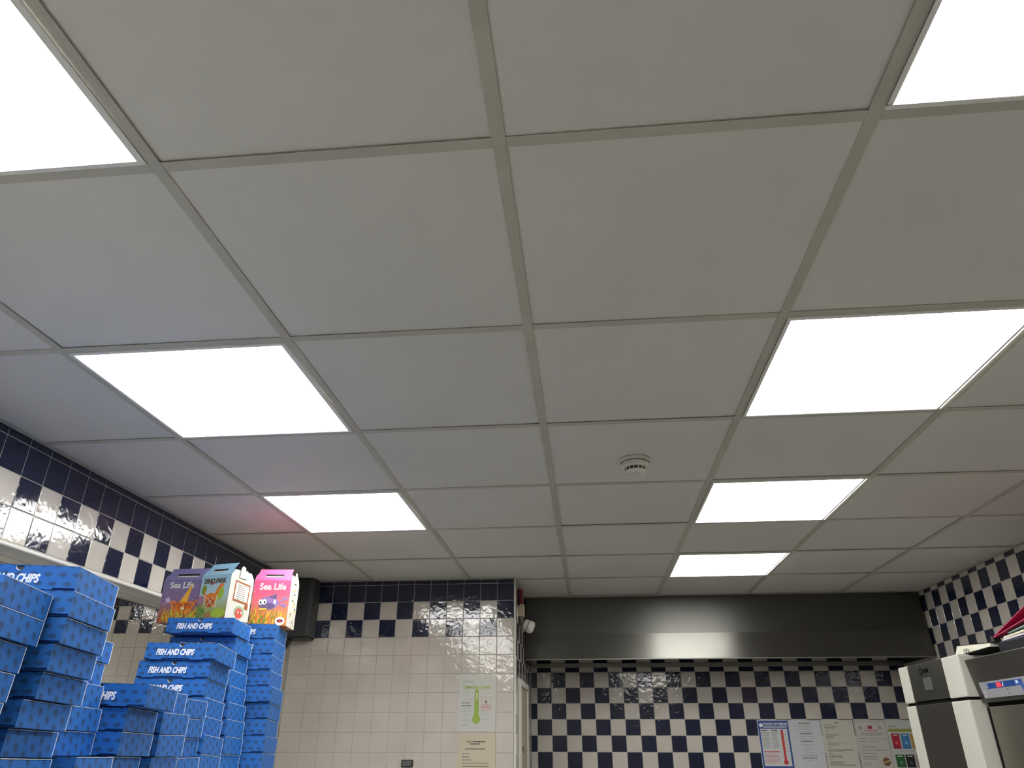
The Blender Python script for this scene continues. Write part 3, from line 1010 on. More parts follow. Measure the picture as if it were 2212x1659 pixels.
t = thing('ring_binder', 'open ring binder with white pages lying across the refrigerator tops', 'binder', Matrix.Translation((0, 0, 0)))
slab_tilt('back_cover', M_BLACK, t, 1.645, 1.90, 2.20, 1.8835, 2.54, 1.8775, 0.002)
b = MB()
b.face([(1.66, 2.22, 1.8857), (1.89, 2.22, 1.8857), (1.89, 2.53, 1.8800), (1.66, 2.53, 1.8800)])
b.face([(1.66, 2.22, 1.900), (1.66, 2.49, 1.9185), (1.89, 2.49, 1.9185), (1.89, 2.22, 1.900)])
b.face([(1.66, 2.22, 1.8857), (1.66, 2.53, 1.8800), (1.66, 2.49, 1.9185), (1.66, 2.22, 1.900)])
b.face([(1.89, 2.22, 1.8857), (1.89, 2.22, 1.900), (1.89, 2.49, 1.9185), (1.89, 2.53, 1.8800)])
b.face([(1.66, 2.53, 1.8800), (1.89, 2.53, 1.8800), (1.89, 2.49, 1.9185), (1.66, 2.49, 1.9185)])
b.face([(1.66, 2.22, 1.8857), (1.66, 2.22, 1.900), (1.89, 2.22, 1.900), (1.89, 2.22, 1.8857)])
b.build('pages', mat('page_white', (0.66, 0.64, 0.54), 0.6), t)
slab_tilt('front_cover', M_BLACK, t, 1.664, 1.90, 2.20, 1.9008, 2.50, 1.9198, 0.0016)
for k in range(2):
    b = MB()
    b.tube([(1.652, 2.415 - 0.022 * k + 0.009 * math.cos(a), 1.891 + 0.009 * math.sin(a)) for a in [2 * math.pi * q / 12 for q in range(13)]], 0.0018, 6)
    b.build('ring', M_RAIL, t, smooth=True)
b = MB()
b.prism([(0, 0), (0.030, 0), (0.018, 0.022), (0.012, 0.022)], 0, 0.03)
o = tag(b.build('bulldog_clip', M_BLACK, bevel=0.001, seg=1), 'small black bulldog clip standing on the binder by the folders', 'clip')
o.matrix_world = frame((1.70, 2.235, 1.9045), (0, -1, 0), (0, 0, 1))
b = MB()
b.box((1.67, 1.90, 1.8525), (1.92, 2.185, 1.898))
tag(b.build('letter_tray', mat('tray_black', (0.004, 0.004, 0.007), 0.6, spec=0.2), bevel=0.004), 'black letter tray under the pile of folders on the near refrigerator', 'tray')
grp = 'folders piled on the near refrigerator'
for nm, lb, cc, ya, za, yb, zb, th in (
        ('folder', 'purple folder at the bottom of the pile on the refrigerator', (0.10, 0.07, 0.22), 2.180, 1.8985, 1.90, 1.8985, 0.004),
        ('booklet', 'lower white booklet in the pile above the purple folder', (0.58, 0.56, 0.56), 2.165, 1.903, 1.90, 1.910, 0.006),
        ('booklet', 'upper cream booklet in the pile below the green folder', (0.66, 0.60, 0.48), 2.16, 1.910, 1.90, 1.922, 0.006),
        ('folder', 'grey green folder in the pile below the pink one', (0.20, 0.32, 0.30), 2.12, 1.9225, 1.90, 1.943, 0.004)):
    o = slab_tilt(nm, mat(nm + '_card', cc, 0.5), None, 1.685, 1.90, ya, za, yb, zb, th)
    tag(o, lb, nm, grp)
t = thing('folder', 'bright pink folder tilting upward on top of the pile', 'folder', Matrix.Translation((0, 0, 0)), grp)
MP = mat('pink_card', (0.44, 0.03, 0.10), 0.35)
slab_tilt('lower_flap', MP, t, 1.675, 1.90, 2.215, 1.9175, 1.90, 1.962, 0.003)
slab_tilt('upper_flap', MP, t, 1.675, 1.90, 2.210, 1.9205, 1.90, 2.006, 0.003)
b = MB()
b.face([(1.90, 2.21, 1.918), (1.90, 1.90, 1.962), (1.90, 1.90, 2.006)])
b.face([(1.902, 2.21, 1.918), (1.902, 1.90, 2.006), (1.902, 1.90, 1.962)])
b.build('spine', MP, t)
b = MB()
b.prism([(1.62, 1.70), (1.66, 1.72), (1.70, 2.02), (1.66, 2.04)], 1.8535, 1.860)
tag(b.build('paper_sheet', M_PAPER), 'loose white sheet over the front of the black tray', 'paper')

# ------------------------------------------------------------------ fish and chip boxes
BL, BD, BH = 0.245, 0.200, 0.0525
TEXT = text_mesh('FISH AND CHIPS', 0.0255, M_LETTER, xs=0.69, shear=0.20, bold=0.0010, align='CENTER')


def make_chip_box():
    """origin at the top front right edge; x runs left (negative), y to the rear, z down (negative)"""
    t = thing('chip_box', 'box', 'box')
    b = MB()
    b.box((-BL + 0.0025, 0.0075, -BH), (-0.0025, BD - 0.0015, -0.0022))
    b.build('tray', M_CARDP, t)
    b = MB()
    b.box((-BL, 0.0002, -0.002), (0, BD, 0))
    b.build('lid', M_CARDP, t)
    # front flap with thumb notch and slots along the lower edge (local x,z plane at y=0)
    nx, nr, nz = -BL * 0.505, 0.0088, -0.0042
    top = -0.0002
    low, up = -BH + 0.0002, -BH + 0.0044
    poly = [(-BL, top)]
    poly += [(-BL, up), (-BL * 0.93, up), (-BL * 0.92, low), (-BL * 0.76, low), (-BL * 0.745, up), (-BL * 0.37, up), (-BL * 0.355, low), (-BL * 0.19, low), (-BL * 0.175, up), (0.0, up), (0.0, top)]
    ARC = [28 - 236 * q / 12 for q in range(13)]
    poly += [(nx + nr * math.cos(math.radians(a)), min(top, nz + nr * math.sin(math.radians(a)))) for a in ARC]
    b = MB()
    n = len(poly)
    uvf = lambda x, z: (x + 0.003, z + 0.009)
    b.face([(x, 0.0, z) for x, z in poly], 0, [uvf(x, z) for x, z in poly])
    for k in range(n):
        (xa, za), (xb, zb) = poly[k], poly[(k + 1) % n]
        b.face([(xb, 0.0, zb), (xa, 0.0, za), (xa, 0.0016, za), (xb, 0.0016, zb)], 1 if k >= 12 else 0)
    b.build('front_flap', [M_CARD, M_BOARD], t, merge=False)
    b = MB()
    pa = [(nx + nr * math.cos(math.radians(a)), min(top, nz + nr * math.sin(math.radians(a)))) for a in ARC]
    b.face([(x, 0.0040, z) for x, z in pa])
    b.build('thumb_hole', M_HOLE, t)  # dark disc paints in the shade inside the hole
    b = MB()
    ri = nr * 0.80
    for k in range(9):
        a0, a1 = math.radians(-190 + k * 14), math.radians(-190 + (k + 1) * 14)
        w0, w1 = [nr - (nr - ri) * math.sin(math.pi * q / 9) for q in (k, k + 1)]
        P_ = lambda w_, a_: (nx + w_ * math.cos(a_), 0.0012, nz + w_ * math.sin(a_))
        b.face([P_(nr, a0), P_(nr, a1), P_(w1, a1), P_(w0, a0)])
    b.build('hole_rim', M_LETTER, t)
    # two side panels
    for X, s in ((0.0, 1), (-BL, -1)):
        b = MB()
        q = [(X, 0.0006, -BH + 0.0004), (X, BD - 0.0030, -BH + 0.0004), (X, BD - 0.0030, -0.0008), (X, 0.0006, -0.0008)]
        uv = [(z + 0.004, 0.64 * y + 0.006 + 0.16 * z) for _, y, z in q]
        b.face(q, 0, uv)
        Xi = X - s * 0.0018
        b.face([(Xi, y, z) for _, y, z in reversed(q)], 0)
        b.face([q[0], (Xi, q[0][1], q[0][2]), (Xi, q[1][1], q[1][2]), q[1]])
        b.build('side_panel', M_CARD, t, merge=False)
        b = MB()
        x0, x1 = sorted((X + s * 0.0002, X - s * 0.002))
        b.box((x0, BD - 0.0030, -BH + 0.0004), (x1, BD - 0.0002, -0.0004))
        b.box((x0, 0.0006, -0.0009), (x1, BD - 0.0030, 0.0001))
        b.build('board_edge', M_BOARD, t)
    o = link('lettering', TEXT, t)
    o.matrix_local = frame((-BL * 0.585, -0.0003, -0.0378), (1, 0, 0), (0, 0, 1))
    return t


STACKS = {
 'A': dict(ypr=(11.8, -1.44, 2.21), z0=1.8383, h=0.0532, xy=[(-0.9852, 0.3971), (-0.9832, 0.3896), (-0.9914, 0.3706), (-0.9913, 0.3575), (-0.9761, 0.3306), (-0.98, 0.335), (-0.985, 0.34)],
           d='nearest stack at left edge'),
 'B': dict(ypr=(9.36, -1.51, 1.18), z0=1.8902, h=0.0522, xy=[(-0.965, 0.5691), (-0.961, 0.5657), (-0.9676, 0.5709), (-0.9794, 0.5706), (-0.997, 0.5838), (-1.0063, 0.562), (-1.0351, 0.580), (-1.0239, 0.5676)],
           d='tall stack second from camera'),
 'C': dict(ypr=(10.48, -0.97, 0.31), z0=1.7876, h=0.0528, xy=[(-1.092, 0.7961), (-1.0933, 0.7818), (-1.0814, 0.7816), (-1.0728, 0.7843), (-1.0782, 0.7889), (-1.0145, 0.7838)],
           d='stack peeking right of tall stack'),
 'D': dict(ypr=(8.6, -1.33, 1.38), z0=1.6854, h=0.0549, xy=[(-1.0097, 0.9991), (-1.0524, 0.9978), (-1.0512, 0.9922), (-1.0722, 0.9922)],
           d='stack topped by the HIPS box'),
 'P': dict(ypr=(8.0, -0.25, 0.66), z0=1.6823, h=0.0560, xy=[(-1.0872, 1.2036), (-1.0722, 1.2036), (-1.0718, 1.2036), (-1.0812, 1.2036)],
           d='stack just behind HIPS stack'),
 'Q': dict(ypr=(8.0, -0.12, 0.35), z0=1.6717, h=0.0542, xy=[(-1.1248, 1.4124), (-1.1258, 1.4104), (-1.1336, 1.4124), (-1.1199, 1.4104)],
           d='stack before the three lettered boxes'),
 'E': dict(ypr=(5.79, -4.03, 0.53), z0=1.8578, h=0.0566, xy=[(-1.1587, 1.6184), (-1.1785, 1.6267), (-1.1835, 1.6298), (-1.1801, 1.6347), (-1.1712, 1.623), (-1.1531, 1.6187), (-1.1541, 1.6187)],
           d='stack with three lettered fronts'),
 'T': dict(ypr=(5.66, -2.39, -0.02), z0=1.9601, h=0.0557, xy=[(-1.1869, 1.7623), (-1.1978, 1.8235), (-1.2109, 1.8343), (-1.2079, 1.8406), (-1.2001, 1.8375), (-1.1914, 1.8362), (-1.1849, 1.8302), (-1.1807, 1.8301), (-1.1856, 1.8315)],
           d='stack carrying the dinosaur box'),
 'R': dict(ypr=(8.64, -2.31, 0.93), z0=1.9795, h=0.0581, xy=[(-1.143, 2.0443), (-1.143, 2.0425), (-1.1409, 2.0402), (-1.14, 2.0444), (-1.1278, 2.0449), (-1.1334, 2.0623), (-1.1353, 2.0571), (-1.1245, 2.046), (-1.1264, 2.0433)],
           d='rearmost stack under pink box'),
}
ORD = ['topmost', 'second from top', 'third from top', 'fourth from top', 'fifth from top', 'sixth from top', 'seventh from top', 'eighth from top', 'ninth from top']
SHELF = 1.453
SCALE = {'A': 0.972, 'D': 1.002, 'P': 1.007, 'Q': 1.007, 'E': 1.003, 'T': 1.005, 'R': 1.010}      # fine spacing of neighbouring stacks
SHORT = {'P': 0.98, 'Q': 0.96, 'E': 0.95, 'T': 0.97}
proto = make_chip_box()
first = True
for key, S in STACKS.items():
    ya, pi_, ro = [math.radians(a) for a in S['ypr']]
    rot = (Matrix.Rotation(ya, 4, 'Z') @ Matrix.Rotation(pi_, 4, 'X') @ Matrix.Rotation(ro, 4, 'Y'))
    nn = len(S['xy'])
    sc = SCALE.get(key, 1.0)
    eye = Vector((0.11165, -0.88423, 1.55614))
    for k, (x, y) in enumerate(S['xy']):
        o = proto if first else copy_tree(proto)
        first = False
        zt = S['z0'] - S['h'] * k
        hh = S['h'] - 0.0019
        if k == nn - 1:
            zz = eye.z + sc * (zt - eye.z)
            hh = max(hh, min((zz - SHELF - 0.003) / sc, hh * 1.35)) - (0.016 if key == 'E' else 0.0)
        wig = Matrix.Rotation(math.radians(random.uniform(-0.5, 0.5)), 4, 'Z')
        o.matrix_world = Matrix.Translation(eye + sc * (Vector((x, y, zt + (0.004 if key == 'T' and k == 0 else 0.0))) - eye)) @ rot @ wig @ Matrix.Diagonal((sc, sc * SHORT.get(key, 1.0), sc * hh / BH, 1))
        if key == 'R' and k >= 2:          # these show no lettering
            for ch in list(o.children):
                if ch.name.startswith('lettering'):
                    bpy.data.objects.remove(ch)
        pos = ORD[k] if k < nn - 1 else 'lowest'
        o['label'] = 'blue fish and chips box, %s in %s' % (pos, S['d'])
        o['group'] = 'stacked blue takeaway boxes'
b = MB()
b.box((-1.52, 0.28, SHELF - 0.04), (-0.90, 2.32, SHELF - 0.004))
t = thing('steel_shelf', 'steel shelf unit carrying the blue box stacks, just below view', 'shelf')
b.build('shelf_board', M_RAIL, t, bevel=0.003)
for X in (-1.49, -0.93):
    for Y in (0.31, 2.29):
        b = MB()
        b.box((X - 0.02, Y - 0.02, 0.0), (X + 0.02, Y + 0.02, SHELF - 0.04))
        b.build('leg', M_RAIL, t)

t = thing('counter', 'unseen pale topped counter on the left, added to bounce light upward', 'counter')  # out of view, added to bounce light onto the left ceiling
b = MB()
b.box((-1.68, -2.2, 0.88), (-0.85, 0.24, 0.92))
b.build('bounce_top', mat('bounce_white', (0.78, 0.78, 0.76), 0.4), t, bevel=0.003)
b = MB()
b.box((-1.66, -2.18, 0.10), (-0.90, 0.22, 0.88))
b.build('cabinet', M_RAIL, t)
b = MB()
b.box((-1.64, -2.16, 0.0), (-0.95, 0.20, 0.10))
b.build('plinth', M_DARKST, t)

# ------------------------------------------------------------------ children's meal boxes
def art(parent, name, shapes, mats):
    """shapes: list of (poly, material index, layer); printed on the front face (y=0 plane, facing -y)"""
    b = MB()
    for k, (poly, mi, lay) in enumerate(shapes):
        b.face([(x, -0.0003 - 0.0002 * lay - 0.000004 * k, z) for x, z in poly], mi)
    return b.build(name, mats, parent, merge=False)


def ell(cx, cz, a, c, n=18, rot=0.0):
    r = math.radians(rot)
    out = []
    for k in range(n):
        t_ = 2 * math.pi * k / n
        x, z = a * math.cos(t_), c * math.sin(t_)
        out.append((cx + x * math.cos(r) - z * math.sin(r), cz + x * math.sin(r) + z * math.cos(r)))
    return out


def ribbon(pts, w0, w1):
    """tapering ribbon polygon along pts"""
    L_, R_ = [], []
    n = len(pts)
    for i, (x, z) in enumerate(pts):
        dx = pts[min(i + 1, n - 1)][0] - pts[max(i - 1, 0)][0]
        dz = pts[min(i + 1, n - 1)][1] - pts[max(i - 1, 0)][1]
        l = math.hypot(dx, dz) or 1
        w = w0 + (w1 - w0) * i / (n - 1)
        L_.append((x - dz / l * w, z + dx / l * w))
        R_.append((x + dz / l * w, z - dx / l * w))
    return [(L_[i], L_[i + 1], R_[i + 1], R_[i]) for i in range(n - 1)]


def weed(x, z, h, w, mi, lay, ph):
    pts = [(x + 0.004 * math.sin(ph + k * 1.1), z + h * k / 7) for k in range(8)]
    return [(q, mi, lay) for q in ribbon(pts, w, w * 0.25)]


def meal_box(name, label, mw, W, D, Hh, front_mat, side_mat, slot_mat):
    t = thing(name, label, 'meal box', mw, "children's meal boxes on the stacks")
    s = 0.87 * Hh
    ri = 0.15 * D
    hz = Hh * 1.0
    ht = Hh + 0.028
    b = MB()   # front and rear panels
    for Y0, Y1, sg in ((0.0, ri, 1), (D, D - ri, -1)):
        q1 = [(-W, Y0, 0), (0, Y0, 0), (0, Y0, s), (-W, Y0, s)]
        q2 = [(-W, Y0, s), (0, Y0, s), (0, Y1, hz), (-W, Y1, hz)]
        for q in (q1, q2):
            b.face(q if sg > 0 else list(reversed(q)))
    b.face([(-W, 0, 0), (-W, D, 0), (0, D, 0), (0, 0, 0)])
    b.face([(-W, ri, hz), (0, ri, hz), (0, D - ri, hz), (-W, D - ri, hz)])
    b.build('wrap', front_mat, t)
    # sides with gable
    for X, sg in ((0.0, 1), (-W, -1)):
        q = MB()
        pf = [(0.0012, 0.0), (D - 0.0012, 0.0), (D - 0.0012, s), (D - ri, hz - 0.002), (ri, hz - 0.002), (0.0012, s)]
        X2 = X + sg * 0.0012
        q.face([(X2, y, z) for y, z in (pf if sg > 0 else list(reversed(pf)))])
        for k in range(6):
            (ya, za), (yb, zb) = pf[k], pf[(k + 1) % 6]
            q.face([(X, ya, za), (X, yb, zb), (X2, yb, zb), (X2, ya, za)])
        q.build('side_panel', side_mat, t, merge=False)
        # locking ears sticking out at the top of the gable
        q = MB()
        e0 = 0.5 * D - 0.022
        prof_ = [(e0, hz - 0.03), (e0 + 0.042, hz - 0.03), (e0 + 0.046, hz - 0.006), (e0 + 0.040, hz + 0.004), (e0 + 0.032, hz - 0.004),
                 (e0 + 0.026, hz + 0.012), (e0 + 0.014, hz + 0.016), (e0 + 0.004, hz + 0.010)]
        Xa, Xb = sorted((X + sg * 0.002, X + sg * 0.0045))
        q.face([(Xb, y, z) for y, z in prof_])
        q.face([(Xa, y, z) for y, z in reversed(prof_)])
        for k in range(len(prof_)):
            (ya, za), (yb, zb) = prof_[k], prof_[(k + 1) % len(prof_)]
            q.face([(Xa, ya, za), (Xa, yb, zb), (Xb, yb, zb), (Xb, ya, za)])
        q.build('locking_ear', side_mat, t, merge=False)
    # handle plate with a slot, at the front of the top
    wi = W * 0.045
    sw, z0, z1 = W * 0.25, Hh - 0.006, Hh + 0.003
    q = MB()
    cx = -W / 2
    bt = Hh - 0.024
    yb_ = lambda z: ri * (z - s) / (hz - s) - 0.0012
    pieces = [rect(-W + wi, bt, cx - sw, ht), rect(cx + sw, bt, -wi, ht), rect(cx - sw, z1, cx + sw, ht), rect(cx - sw, bt, cx + sw, z0)]
    for pc in pieces:
        y_ = [yb_(z) for _, z in pc]
        q.face([(x, yy, z) for (x, z), yy in zip(pc, y_)])
        q.face([(x, yy + 0.001, z) for (x, z), yy in reversed(list(zip(pc, y_)))])
    hp = q.build('handle', front_mat, t, merge=False)
    q = MB()
    q.face([(x, yb_(z) - 0.0003, z) for x, z in rect(cx - sw, z0, cx + sw, z1)])
    q.build('handle_slot', M_BLACK, hp)
    q = MB()
    q.face([(x, yb_(z) - 0.0004, z) for x, z in rect(cx - sw * 0.96, z0 - 0.0045, cx + sw * 0.96, z0)])
    q.build('slot_lip', slot_mat, hp)
    return t


MCREAM = mat('carton_white', (0.56, 0.54, 0.48), 0.5)
C = lambda n, r, g, b_: mat('print_' + n, srgb(r, g, b_), 0.4)
PK = [C('pink', 240, 80, 140), C('rose', 235, 105, 125), C('coral', 240, 140, 95), C('orange', 235, 130, 40), C('yellow', 235, 195, 60), C('olive', 120, 140, 30),
      C('lilac', 150, 120, 175), C('dark_lilac', 105, 85, 130), M_WHITEP, M_INKB, C('badge', 235, 215, 210), C('badge_red', 170, 60, 60), C('brown', 95, 60, 40)]


def grad_mat(name, stops, h):
    m = mat(name, stops[0][1], 0.38)
    nt = m.node_tree
    tc = nt.nodes.new('ShaderNodeTexCoord')
    sp = nt.nodes.new('ShaderNodeSeparateXYZ')
    nt.links.new(tc.outputs['Object'], sp.inputs[0])
    d = nt.nodes.new('ShaderNodeMath')
    d.operation = 'DIVIDE'
    d.inputs[1].default_value = h
    nt.links.new(sp.outputs['Z'], d.inputs[0])
    r = nt.nodes.new('ShaderNodeValToRGB')
    while len(r.color_ramp.elements) < len(stops):
        r.color_ramp.elements.new(0.5)
    for e, (p_, c_) in zip(r.color_ramp.elements, stops):
        e.position = p_
        e.color = (*c_, 1)
    nt.links.new(d.outputs[0], r.inputs['Fac'])
    nt.links.new(r.outputs['Color'], nt.nodes['Principled BSDF'].inputs['Base Color'])
    return m


def seabed(W, hmax, mats_yellow, seeds, lay=2):
    out = []
    rr = random.Random(seeds)
    for k in range(44):
        x = -W + 0.006 + (W - 0.012) * rr.random()
        out += weed(x, rr.uniform(0.0, 0.012), rr.uniform(0.35, 1.0) * hmax, rr.uniform(0.0020, 0.0048), rr.choice(mats_yellow), lay + k % 3, rr.uniform(0, 6))
    return out


# pink box
W, D, Hh = 0.155, 0.135, 0.212
rz = Matrix.Rotation(math.radians(7.5), 4, 'Z')
mp = grad_mat('pink_print', [(0.0, srgb(225, 130, 50)), (0.22, srgb(235, 140, 70)), (0.42, srgb(235, 120, 115)), (0.62, srgb(238, 90, 125)), (1.0, srgb(245, 88, 140))], Hh)
t = meal_box('meal_box', 'pink Sea Life meal box with a lilac fish on the rearmost stack', Matrix.Translation((-1.142, 2.135, 1.986)) @ rz, W, D, Hh, mp, MCREAM, MCREAM)
sh = []
sa = []
fx, fz = 0.0, 0.0
sa += [(ell(fx, fz, 0.033, 0.021), 6, 4), (ell(fx - 0.004, fz - 0.009, 0.026, 0.010), 7, 5)]
sa += [([(fx + 0.028, fz), (fx + 0.056, fz + 0.024), (fx + 0.060, fz + 0.012)], 6, 4), ([(fx + 0.028, fz), (fx + 0.060, fz - 0.004), (fx + 0.056, fz - 0.016)], 6, 4),
       ([(fx - 0.006, fz + 0.019), (fx + 0.024, fz + 0.030), (fx + 0.024, fz + 0.012)], 7, 4)]
sa += [(ell(fx - 0.026, fz + 0.003, 0.0075, 0.009), 8, 6), (ell(fx - 0.014, fz + 0.004, 0.0075, 0.009), 8, 6), (ell(fx - 0.026, fz + 0.002, 0.0028, 0.004), 9, 7), (ell(fx - 0.013, fz + 0.003, 0.0028, 0.004), 9, 7),
       (ell(fx + 0.020, fz + 0.004, 0.004, 0.008), 8, 6)]
sa += [([(fx - 0.030, fz - 0.016), (fx - 0.002, fz - 0.016), (fx - 0.004, fz - 0.022), (fx - 0.026, fz - 0.023)], 4, 6)]
sh += [([(-W * 0.54 + 1.28 * x, Hh * 0.43 + 1.28 * z) for x, z in p_], m_, l_) for p_, m_, l_ in sa]
sh += seabed(W, 0.062, [3, 4, 5, 2, 4], 3)
for q in range(14):
    sh.append((ell(-W * random.uniform(0.08, 0.95), Hh * random.uniform(0.45, 0.95) * 0.82, 0.0022, 0.0022, 8), 1 if q % 2 else 4, 3))
bx, bz = -0.026, 0.018
sh += [(ell(bx, bz, 0.021, 0.017), 10, 8), (ell(bx, bz + 0.001, 0.013, 0.007), 11, 9), (ell(bx - 0.008, bz + 0.002, 0.004, 0.003, 8), 9, 10), (ell(bx + 0.008, bz + 0.002, 0.004, 0.003, 8), 9, 10)]
art(t, 'printed_picture', sh, PK)
o = link('lettering', text_mesh('Sea Life', 0.037, M_WHITEP, xs=0.98, bold=0.0008, align='CENTER'), t)
o.matrix_local = frame((-W * 0.48, -0.0006, Hh * 0.695), (1, 0, 0), (0, 0, 1))
sd = []
b = MB()
for k in range(16):
    z = 0.012 + 0.0095 * k
    y = random.uniform(0.015, D - 0.035)
    b.face([(0.0016, y, z), (0.0016, y + random.uniform(0.012, 0.03), z), (0.0016, y + 0.02, z + 0.006), (0.0016, y, z + 0.006)], k % 3)
b.build('side_print', [C('tan', 190, 165, 90), C('slate', 70, 85, 95), C('sand', 215, 190, 130)], t, merge=False)

# dinosaur box
W, D, Hh = 0.132, 0.138, 0.186
rz = Matrix.Rotation(math.radians(-13.0), 4, 'Z')
md = grad_mat('sky_print', [(0.0, srgb(120, 140, 70)), (0.25, srgb(150, 160, 110)), (0.45, srgb(165, 190, 195)), (1.0, srgb(140, 185, 215))], Hh)
t = meal_box('meal_box', 'pale blue dinosaur meal box with a white printed side panel', Matrix.Translation((-1.238, 1.782, 1.9675)) @ rz, W, D, Hh, md, MCREAM, MCREAM)
DP = [C('dino', 205, 115, 45), C('dino_dark', 160, 80, 30), C('leaf', 70, 120, 40), C('leaf_light', 150, 175, 60), C('earth', 150, 110, 60), C('bush', 110, 140, 50),
      C('bone', 225, 215, 190), C('violet', 150, 110, 130), C('bird', 150, 60, 45), M_WHITEP]
cx, cz = -W * 0.58, Hh * 0.40
sh = [([(-W, 0.0), (0, 0.0), (0, Hh * 0.16), (-W * 0.5, Hh * 0.15), (-W, Hh * 0.06)], 4, 1), (ell(-W * 0.25, Hh * 0.10, 0.034, 0.018), 3, 2), (ell(-W * 0.68, Hh * 0.045, 0.030, 0.012), 4, 3),
      (ell(-W * 0.30, Hh * 0.50, 0.020, 0.026), 3, 2), (ell(-W * 0.86, Hh * 0.58, 0.012, 0.018), 5, 2), (ell(-W * 0.92, Hh * 0.36, 0.016, 0.02), 7, 2)]
sh += [(ell(cx, cz, 0.026, 0.021), 0, 4), (ell(cx, cz - 0.016, 0.018, 0.017), 1, 5)]
for q in ribbon([(cx + 0.018, cz + 0.010), (cx + 0.027, cz + 0.022), (cx + 0.030, cz + 0.036), (cx + 0.038, cz + 0.046)], 0.008, 0.005):
    sh.append((q, 0, 4))
sh += [(ell(cx + 0.041, cz + 0.047, 0.012, 0.007, 14, 10), 0, 5)]
for q in ribbon([(cx - 0.022, cz + 0.004), (cx - 0.031, cz + 0.018), (cx - 0.033, cz + 0.036)], 0.006, 0.001):
    sh.append((q, 0, 4))
for dx in (-0.017, -0.006, 0.008, 0.018):
    sh.append(([(cx + dx - 0.004, cz - 0.032), (cx + dx + 0.004, cz - 0.032), (cx + dx + 0.0045, cz - 0.008), (cx + dx - 0.0045, cz - 0.008)], 0, 3))
for dx in (-0.028, 0.026):
    for q in ribbon([(cx + dx, cz - 0.036), (cx + dx + 0.003, cz + 0.012)], 0.0014, 0.0014):
        sh.append((q, 6, 6))
for a, c in (((-0.022, -0.034), (0.014, 0.002)), ((0.020, -0.034), (-0.014, 0.002))):
    for q in ribbon([(cx + a[0], cz + a[1]), (cx + c[0], cz + c[1])], 0.0010, 0.0010):
        sh.append((q, 6, 6))
for q in ribbon([(cx - 0.012, cz + 0.052), (cx + 0.0, cz + 0.056), (cx + 0.014, cz + 0.060)], 0.0035, 0.0015):
    sh.append((q, 8, 4))
rr = random.Random(5)
for k in range(16):
    sh += weed(-W + 0.004 + rr.random() * 0.03, rr.uniform(0.0, 0.02), rr.uniform(0.02, 0.05), 0.003, 2 if k % 2 else 5, 5, rr.uniform(0, 6))
art(t, 'printed_picture', sh, DP)
o = link('lettering', text_mesh('DINO PARK', 0.0250, C('sign_brown', 70, 55, 35), xs=0.76, bold=0.0012, align='CENTER'), t)
o.matrix_local = frame((-W * 0.52, -0.0006, Hh * 0.705), (1, 0, 0), (0, 0, 1))
# printed side: framed rules panel and a red character spot
sidem = [C('frame_wood', 145, 85, 40), C('panel_cream', 235, 230, 215), C('text_grey', 110, 105, 100), C('berry', 200, 70, 60), C('green_tint', 140, 165, 130)]
b = MB()


def sface(poly, mi, lay):
    b.face([(0.0014 + 0.0002 * lay, y, z) for y, z in poly], mi)


sface([(0.028, 0.068), (0.118, 0.062), (0.122, 0.138), (0.030, 0.146)], 0, 1)
sface([(0.035, 0.076), (0.111, 0.071), (0.115, 0.131), (0.037, 0.138)], 1, 2)
for k in range(8):
    z = 0.128 - 0.0072 * k
    sface([(0.044, z), (random.uniform(0.09, 0.106), z - 0.002), (random.uniform(0.09, 0.106), z + 0.0005), (0.044, z + 0.0026)], 2, 3)
sface([(0.10, 0.046), (0.122, 0.044), (0.124, 0.066), (0.104, 0.064)], 0, 1)
sface(ell(0.075, 0.030, 0.030, 0.024, 14), 4, 1)
sface(ell(0.075, 0.026, 0.022, 0.019, 14), 3, 2)
for k in range(4):
    sface(ell(0.062 + 0.009 * k, 0.024 + 0.006 * (k % 2), 0.0035, 0.005, 8), 1 if k % 2 else 0, 3)
b.build('side_print', sidem, t, merge=False)

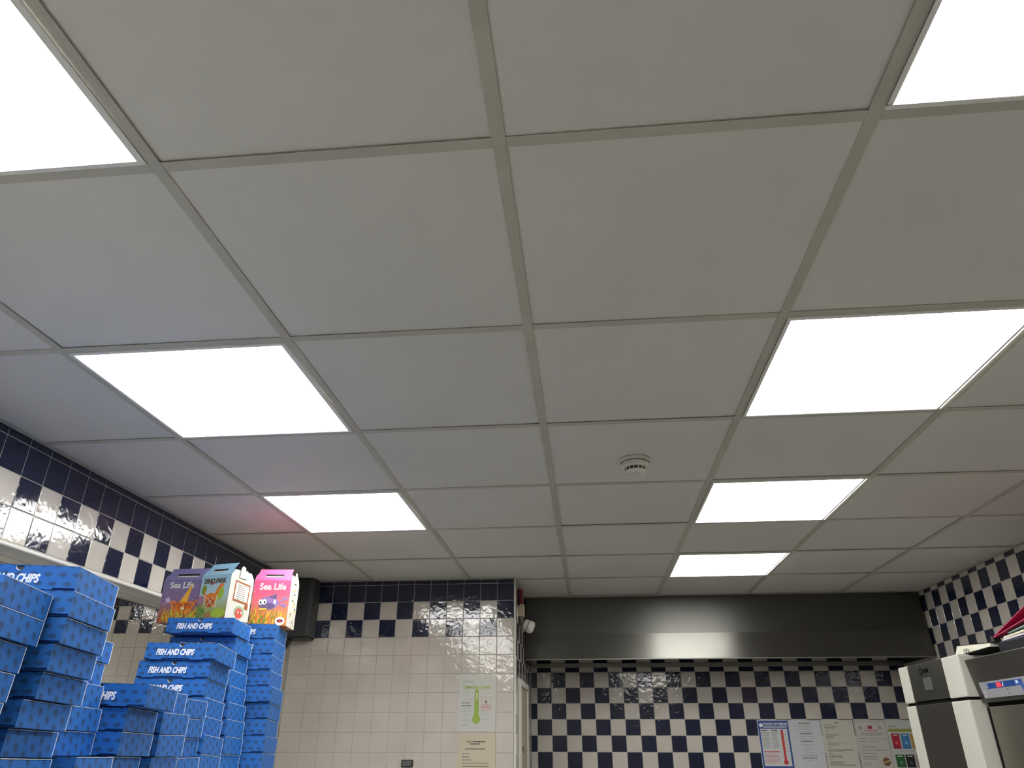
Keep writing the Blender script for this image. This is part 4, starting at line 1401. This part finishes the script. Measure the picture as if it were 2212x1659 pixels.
# purple box
W, D, Hh = 0.178, 0.115, 0.186
rz = Matrix.Rotation(math.radians(0.0), 4, 'Z')
mq = grad_mat('purple_print', [(0.0, srgb(150, 95, 70)), (0.2, srgb(160, 105, 90)), (0.45, srgb(128, 104, 142)), (1.0, srgb(116, 114, 158))], Hh)
t = meal_box('meal_box', 'purple Sea Life meal box with an orange octopus, left of the others', Matrix.Translation((-1.372, 1.862, 1.964)) @ rz, W, D, Hh, mq, MCREAM, MCREAM)
OP = [C('octo', 225, 125, 45), C('octo_dark', 190, 90, 35), C('hat', 235, 175, 50), C('weed_yellow', 200, 190, 40), C('weed_orange', 215, 130, 50), C('weed_red', 150, 75, 55),
      M_WHITEP, M_INKB, C('bubble', 190, 175, 210)]
cx, cz = 0.0, 0.0
sa = [(ell(cx, cz, 0.016, 0.019), 0, 5), ([(cx - 0.013, cz + 0.010), (cx + 0.012, cz + 0.012), (cx + 0.020, cz + 0.068)], 2, 6),
      (ell(cx - 0.006, cz + 0.002, 0.0022, 0.0035, 10), 7, 7), (ell(cx + 0.007, cz + 0.003, 0.0022, 0.0035, 10), 7, 7), (ell(cx, cz - 0.008, 0.006, 0.0035, 10), 6, 7)]
for a, l_, ph in ((-1, 0.040, 0.2), (-1, 0.030, 1.6), (1, 0.038, 0.4), (1, 0.026, 1.9), (-1, 0.020, 2.6), (1, 0.018, 3.1)):
    pts = [(cx + a * (0.008 + l_ * k / 6), cz - 0.012 - 0.012 * math.sin(ph + k * 0.8) + 0.003 * k) for k in range(7)]
    for q in ribbon(pts, 0.0052, 0.002):
        sa.append((q, 0 if ph < 2 else 1, 5))
sh = [([(-W * 0.46 + 1.3 * x, Hh * 0.34 + 1.3 * z) for x, z in p_], m_, l_) for p_, m_, l_ in sa]
sh += seabed(W, 0.058, [3, 3, 4, 5, 4], 11)
sh.append((ell(-W * 0.83, Hh * 0.46, 0.010, 0.010, 16), 8, 3))
for q in ribbon([(-W * 0.94, Hh * 0.36), (-W * 0.68, Hh * 0.45)], 0.001, 0.001):
    sh.append((q, 8, 3))
for k in range(10):
    sh.append((ell(-W * random.uniform(0.1, 0.95), Hh * random.uniform(0.45, 0.7), 0.002, 0.002, 8), 8, 3))
art(t, 'printed_picture', sh, OP)
o = link('lettering', text_mesh('Sea Life', 0.034, M_WHITEP, xs=0.95, bold=0.0006, align='CENTER'), t)
o.matrix_local = frame((-W * 0.57, -0.0006, Hh * 0.705), (1, 0, 0), (0, 0, 1))
